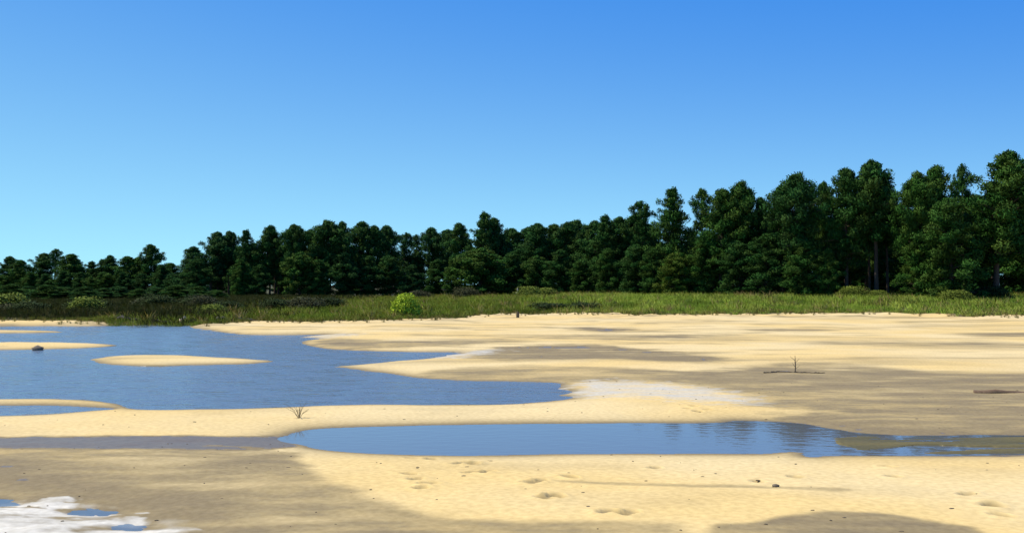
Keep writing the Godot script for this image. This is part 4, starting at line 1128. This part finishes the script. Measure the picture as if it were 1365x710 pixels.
func build_grass() -> void:
	var m := leaf_material(Color(1, 1, 1), 0.8)
	var rng := RandomNumberGenerator.new()
	rng.seed = 303
	var green := []
	var reeds := []
	var near := []
	for k in 56000:
		var past := pow(rng.randf(), 1.7) * 95.0
		var x := rng.randf_range(-115.0, 80.0)
		var z := edge_z(x) - past + 0.3
		if absf(x) > -z * 0.57 + 6.0 or z < -215.0:
			continue
		var g := ground_at(x, z)
		if g.w < 0.3:
			continue
		var right := ss(-36.0, -17.0, x)
		var patch := noise_b.get_noise_2d(x * 2.5, z * 2.5)
		var place := Basis(Vector3.UP, rng.randf() * TAU)
		if rng.randf() > right and past > lerpf(0.2, 2.5 + patch * 3.0, ss(-37.0, -31.0, x)):
			var s := rng.randf_range(0.75, 1.2) * ss(1.0, 9.0, past + 2.0)
			var tone := Color(0.026, 0.042, 0.016).lerp(Color(0.055, 0.058, 0.028), pow(rng.randf(), 2.0)) * rng.randf_range(0.7, 1.15)
			reeds.append([Transform3D(place.scaled(Vector3(s, s, s)), Vector3(x, g.x, z)), tone])
		else:
			var s := rng.randf_range(0.6, 1.2) * (0.55 + 0.45 * ss(0.0, 5.0, past)) * (1.0 + 0.5 * patch)
			var tone := Color(0.255, 0.42, 0.058).lerp(Color(0.36, 0.40, 0.10), clampf(rng.randf() * 0.7 + patch * 0.6, 0.0, 1.0)).lerp(Color(0.16, 0.27, 0.045), clampf(-patch * 1.6, 0.0, 0.8)) * rng.randf_range(0.8, 1.15)
			tone = tone.lerp(Color(0.26, 0.22, 0.09), (1.0 - ss(0.5, 4.0, past)) * 0.6 * rng.randf()) * lerpf(0.72, 1.2, ss(-4.0, 16.0, x + patch * 14.0))
			if rng.randf() < 0.04 + 0.16 * ss(0.15, 0.5, noise_c.get_noise_2d(x * 0.5, z * 0.5)):   # dead stalks standing above the rest
				tone = Color(0.36, 0.30, 0.14) * rng.randf_range(0.6, 1.0)
				s *= rng.randf_range(1.1, 1.5)
			elif noise_c.get_noise_2d(x * 0.35 + 20.0, z * 0.7) > 0.18:
				tone = tone * 0.75
				s *= 1.2
			green.append([Transform3D(place.scaled(Vector3(s, s, s)), Vector3(x, g.x, z)), tone])
	# scattered tufts running out on to the sand
	for k in 900:
		var x := rng.randf_range(-60.0, 60.0)
		var z := edge_z(x) + pow(rng.randf(), 2.0) * 4.0
		var g := ground_at(x, z)
		if g.x < 0.1:
			continue
		var s := rng.randf_range(0.25, 0.5)
		near.append([Transform3D(Basis(Vector3.UP, rng.randf() * TAU).scaled(Vector3(s, s, s)), Vector3(x, g.x, z)), Color(0.19, 0.18, 0.07) * rng.randf_range(0.7, 1.1)])
	scatter("meadow_grass", "yellow-green meadow grass along the foot of the wood", "grass", make_tuft(51, 30, 0.58, 0.5, 0.016, 0.5), m, green)
	scatter("reed_bed", "dark brown-green reeds along the far river bank", "reeds", make_tuft(52, 30, 0.9, 0.40, 0.018, 0.25), m, reeds)
	scatter("beach_grass", "thin straw tufts scattered on the back of the beach", "grass", make_tuft(53, 18, 0.8, 0.5, 0.02, 0.5), m, near)
	print("grass ", green.size(), " ", reeds.size(), " ", near.size())

func log_mesh(rng: RandomNumberGenerator, ln: float, r: float, tone: Color) -> ArrayMesh:
	var s := Shape.new()
	var path := PackedVector3Array()
	var rr := PackedFloat32Array()
	for k in 8:
		var t := k / 7.0
		path.append(Vector3((t - 0.5) * ln, r * 0.6 + rng.randfn() * r * 0.25 + 0.12 * r * sin(t * 5.0), rng.randfn() * r * 0.5))
		rr.append(r * (1.0 - 0.55 * t) * rng.randf_range(0.85, 1.15))
	s.tube(path, rr, 9, tone, rng, 0.15)
	return s.mesh()

func stone_mesh(rng: RandomNumberGenerator, size: Vector3, tone: Color) -> ArrayMesh:
	var s := Shape.new()
	var rows := 6
	var cols := 10
	for a in rows + 1:
		for b in cols:
			var d := Vector3(sin(PI * a / rows) * cos(TAU * b / cols), cos(PI * a / rows), sin(PI * a / rows) * sin(TAU * b / cols))
			var w := 1.0 + 0.4 * noise_a.get_noise_3d(d.x * 6.0 + size.x * 50.0, d.y * 6.0, d.z * 6.0 + rng.seed % 13) * 2.0
			s.p.append(d * size * w)
			s.n.append((d / size).normalized())
			s.c.append(tone * rng.randf_range(0.8, 1.2))
	for a in rows:
		for b in cols:
			var k := a * cols + b
			var q := a * cols + (b + 1) % cols
			s.i.append_array(PackedInt32Array([k, k + cols, q, q, k + cols, q + cols]))
	return s.mesh()

func build_small_things() -> void:
	var rng := RandomNumberGenerator.new()
	rng.seed = 909
	var wood := StandardMaterial3D.new()
	wood.vertex_color_use_as_albedo = true
	wood.roughness = 0.9
	wood.albedo_texture = tex(0.04, 4, Color(0.65, 0.62, 0.6), Color(1, 1, 1), 61, 256)
	wood.uv1_triplanar = true
	wood.uv1_scale = Vector3(1.0, 6.0, 6.0)
	# a half-buried brown log with a broken branch, on the damp sand
	var o := thing("driftwood_log", "brown driftwood log half sunk in damp grey sand", "driftwood", Vector3(13.3, height_at(13.3, -26.2) - 0.07, -26.2), -0.12)
	part("trunk", log_mesh(rng, 1.9, 0.10, Color(0.22, 0.145, 0.085)), wood, o)
	var b := part("branch", log_mesh(rng, 0.8, 0.05, Color(0.24, 0.16, 0.095)), wood, o)
	b.position = Vector3(0.75, 0.03, 0.22)
	b.rotation.y = -0.5
	# a bare stick standing in drift litter
	o = thing("bare_sapling", "bare upright stick with a few twigs in dark drift litter", "sapling", Vector3(9.2, height_at(9.2, -32.0), -32.0))
	var s := Shape.new()
	s.tube(PackedVector3Array([Vector3(0, -0.1, 0), Vector3(0.02, 0.25, 0), Vector3(0.0, 0.55, 0.02)]), PackedFloat32Array([0.022, 0.016, 0.007]), 6, Color(0.17, 0.135, 0.085), rng)
	part("stem", s.mesh(), wood, o)
	for k in 5:
		s = Shape.new()
		var y := 0.12 + 0.07 * k
		var d := Vector3(cos(k * 2.4), 0.7, sin(k * 2.4)) * 0.16
		s.tube(PackedVector3Array([Vector3(0.01, y, 0), Vector3(0.01, y, 0) + d * 0.6, Vector3(0.01, y + 0.02, 0) + d]), PackedFloat32Array([0.009, 0.006, 0.003]), 5, Color(0.17, 0.135, 0.085), rng)
		part("twig", s.mesh(), wood, o)
	for k in 7:
		var x := 9.2 + (k - 3) * 0.27 + rng.randf_range(-0.08, 0.08)
		var z := -32.0 + rng.randf_range(-0.25, 0.2)
		o = thing("drift_stick", "small dark stick in the sapling's drift line, %s counted from the driftwood log" % ["seventh", "sixth", "fifth", "fourth", "third", "second", "first"][k], "stick", Vector3(x, height_at(x, z), z), rng.randf_range(-0.5, 0.5), "sticks of the drift line")
		part("wood", log_mesh(rng, rng.randf_range(0.3, 0.55), 0.022, Color(0.15, 0.12, 0.075)), wood, o)
	# a sparse twiggy plant on the bar behind the pool
	o = thing("twiggy_plant", "sparse dry twiggy plant on the sand bar behind the blue pool", "plant", Vector3(-4.65, height_at(-4.65, -21.5), -21.5))
	for k in 16:
		s = Shape.new()
		var az := k * 2.39996
		var out := Vector3(cos(az), 0, sin(az) * 0.6) * rng.randf_range(0.05, 0.36)
		var hh := rng.randf_range(0.16, 0.34)
		s.tube(PackedVector3Array([Vector3(0, -0.03, 0), out * 0.4 + Vector3(0, hh * 0.6, 0), out + Vector3(0, hh, 0)]), PackedFloat32Array([0.004, 0.003, 0.0015]), 5, Color(0.36, 0.29, 0.15), rng)
		for q in 7:
			var at := (out * (0.4 + 0.08 * q)) + Vector3(0, hh * (0.55 + 0.065 * q), 0)
			var a2 := rng.randf() * TAU
			s.leaf(at, Vector3(cos(a2), 0.4, sin(a2)) * 0.02, Vector3(-sin(a2), 0, cos(a2)) * 0.006, Vector3(0, 1, 0), Color(0.20, 0.19, 0.07))
		part("twig", s.mesh(), leaf_mats[0] if false else wood, o)
	# stones
	for a in [[3.79, -14.18, 0.042, "dark pebble alone on the bright front sand bar"], [-21.5, -44.6, 0.22, "dark wet boulder on the narrow bar far out in the river"]]:
		o = part("pebble" if a[2] < 0.1 else "boulder", stone_mesh(rng, Vector3(a[2] * 1.3, a[2] * 0.7, a[2]), Color(0.2, 0.165, 0.12)), wood, self)
		o.position = Vector3(a[0], height_at(a[0], a[1]) + a[2] * 0.3, a[1])
		tag(o, a[3], "stone")
	var bits := []
	for k in 260:
		var z := -rng.randf_range(11.5, 30.0)
		var x := rng.randf_range(-0.55, 0.55) * -z
		var g := ground_at(x, z)
		if g.x < 0.02:
			continue
		var q := rng.randf_range(0.5, 1.5)
		bits.append([Transform3D(Basis(Vector3.UP, rng.randf() * TAU).scaled(Vector3(q * rng.randf_range(0.8, 2.2), q, q)), Vector3(x, g.x, z)), Color(1, 1, 1) * rng.randf_range(0.4, 1.3)])
	scatter("shore_litter", "tiny scattered bits of bark and shell on the sand", "litter", stone_mesh(rng, Vector3(0.014, 0.007, 0.010), Color(0.2, 0.16, 0.1)), wood, bits)
	# the far bank: a pale stump and dark drift logs
	o = part("pale_stump", log_mesh(rng, 0.7, 0.28, Color(0.62, 0.56, 0.44)), wood, self)
	o.position = Vector3(-24.5, height_at(-24.5, -73.4), -73.4)
	o.rotation_degrees = Vector3(0, 20, 60)
	tag(o, "pale weathered stump on the dark river bank", "stump")
	for k in 6:
		var x := -28.5 + k * 1.75 + rng.randf_range(-0.4, 0.4)
		var z := -72.9 + rng.randf_range(-0.4, 0.3) - absf(x + 24.0) * 0.03
		o = part(numbered("drift_log"), log_mesh(rng, rng.randf_range(1.3, 2.2), rng.randf_range(0.12, 0.2), Color(0.05, 0.045, 0.035)), wood, self)
		o.position = Vector3(x, height_at(x, z), z)
		o.rotation.y = rng.randf_range(-0.3, 0.3)
		tag(o, "dark driftwood log on the far river bank, %s from the sand tongue" % ["sixth", "fifth", "fourth", "third", "second", "first"][k], "driftwood", "logs along the far river bank")
	# a weathered post at the back of the beach
	o = thing("short_post", "short weathered post at the back of the sand beach", "post", Vector3(0.45, height_at(0.45, -79.5), -79.5))
	s = Shape.new()
	s.tube(PackedVector3Array([Vector3(0, -0.2, 0), Vector3(0.01, 0.25, 0), Vector3(0.03, 0.5, 0)]), PackedFloat32Array([0.13, 0.12, 0.10]), 9, Color(0.15, 0.13, 0.08), rng, 0.1)
	part("shaft", s.mesh(), wood, o)
	# a pale trunk stub at the edge of the wood
	o = part("trunk_stub", log_mesh(rng, 1.6, 0.17, Color(0.42, 0.42, 0.38)), wood, self)
	o.position = Vector3(0.75, height_at(0.75, -122.0) + 0.6, -122.0)
	o.rotation_degrees = Vector3(0, 0, 88)
	tag(o, "pale grey trunk stub standing before the dark wood", "stump")
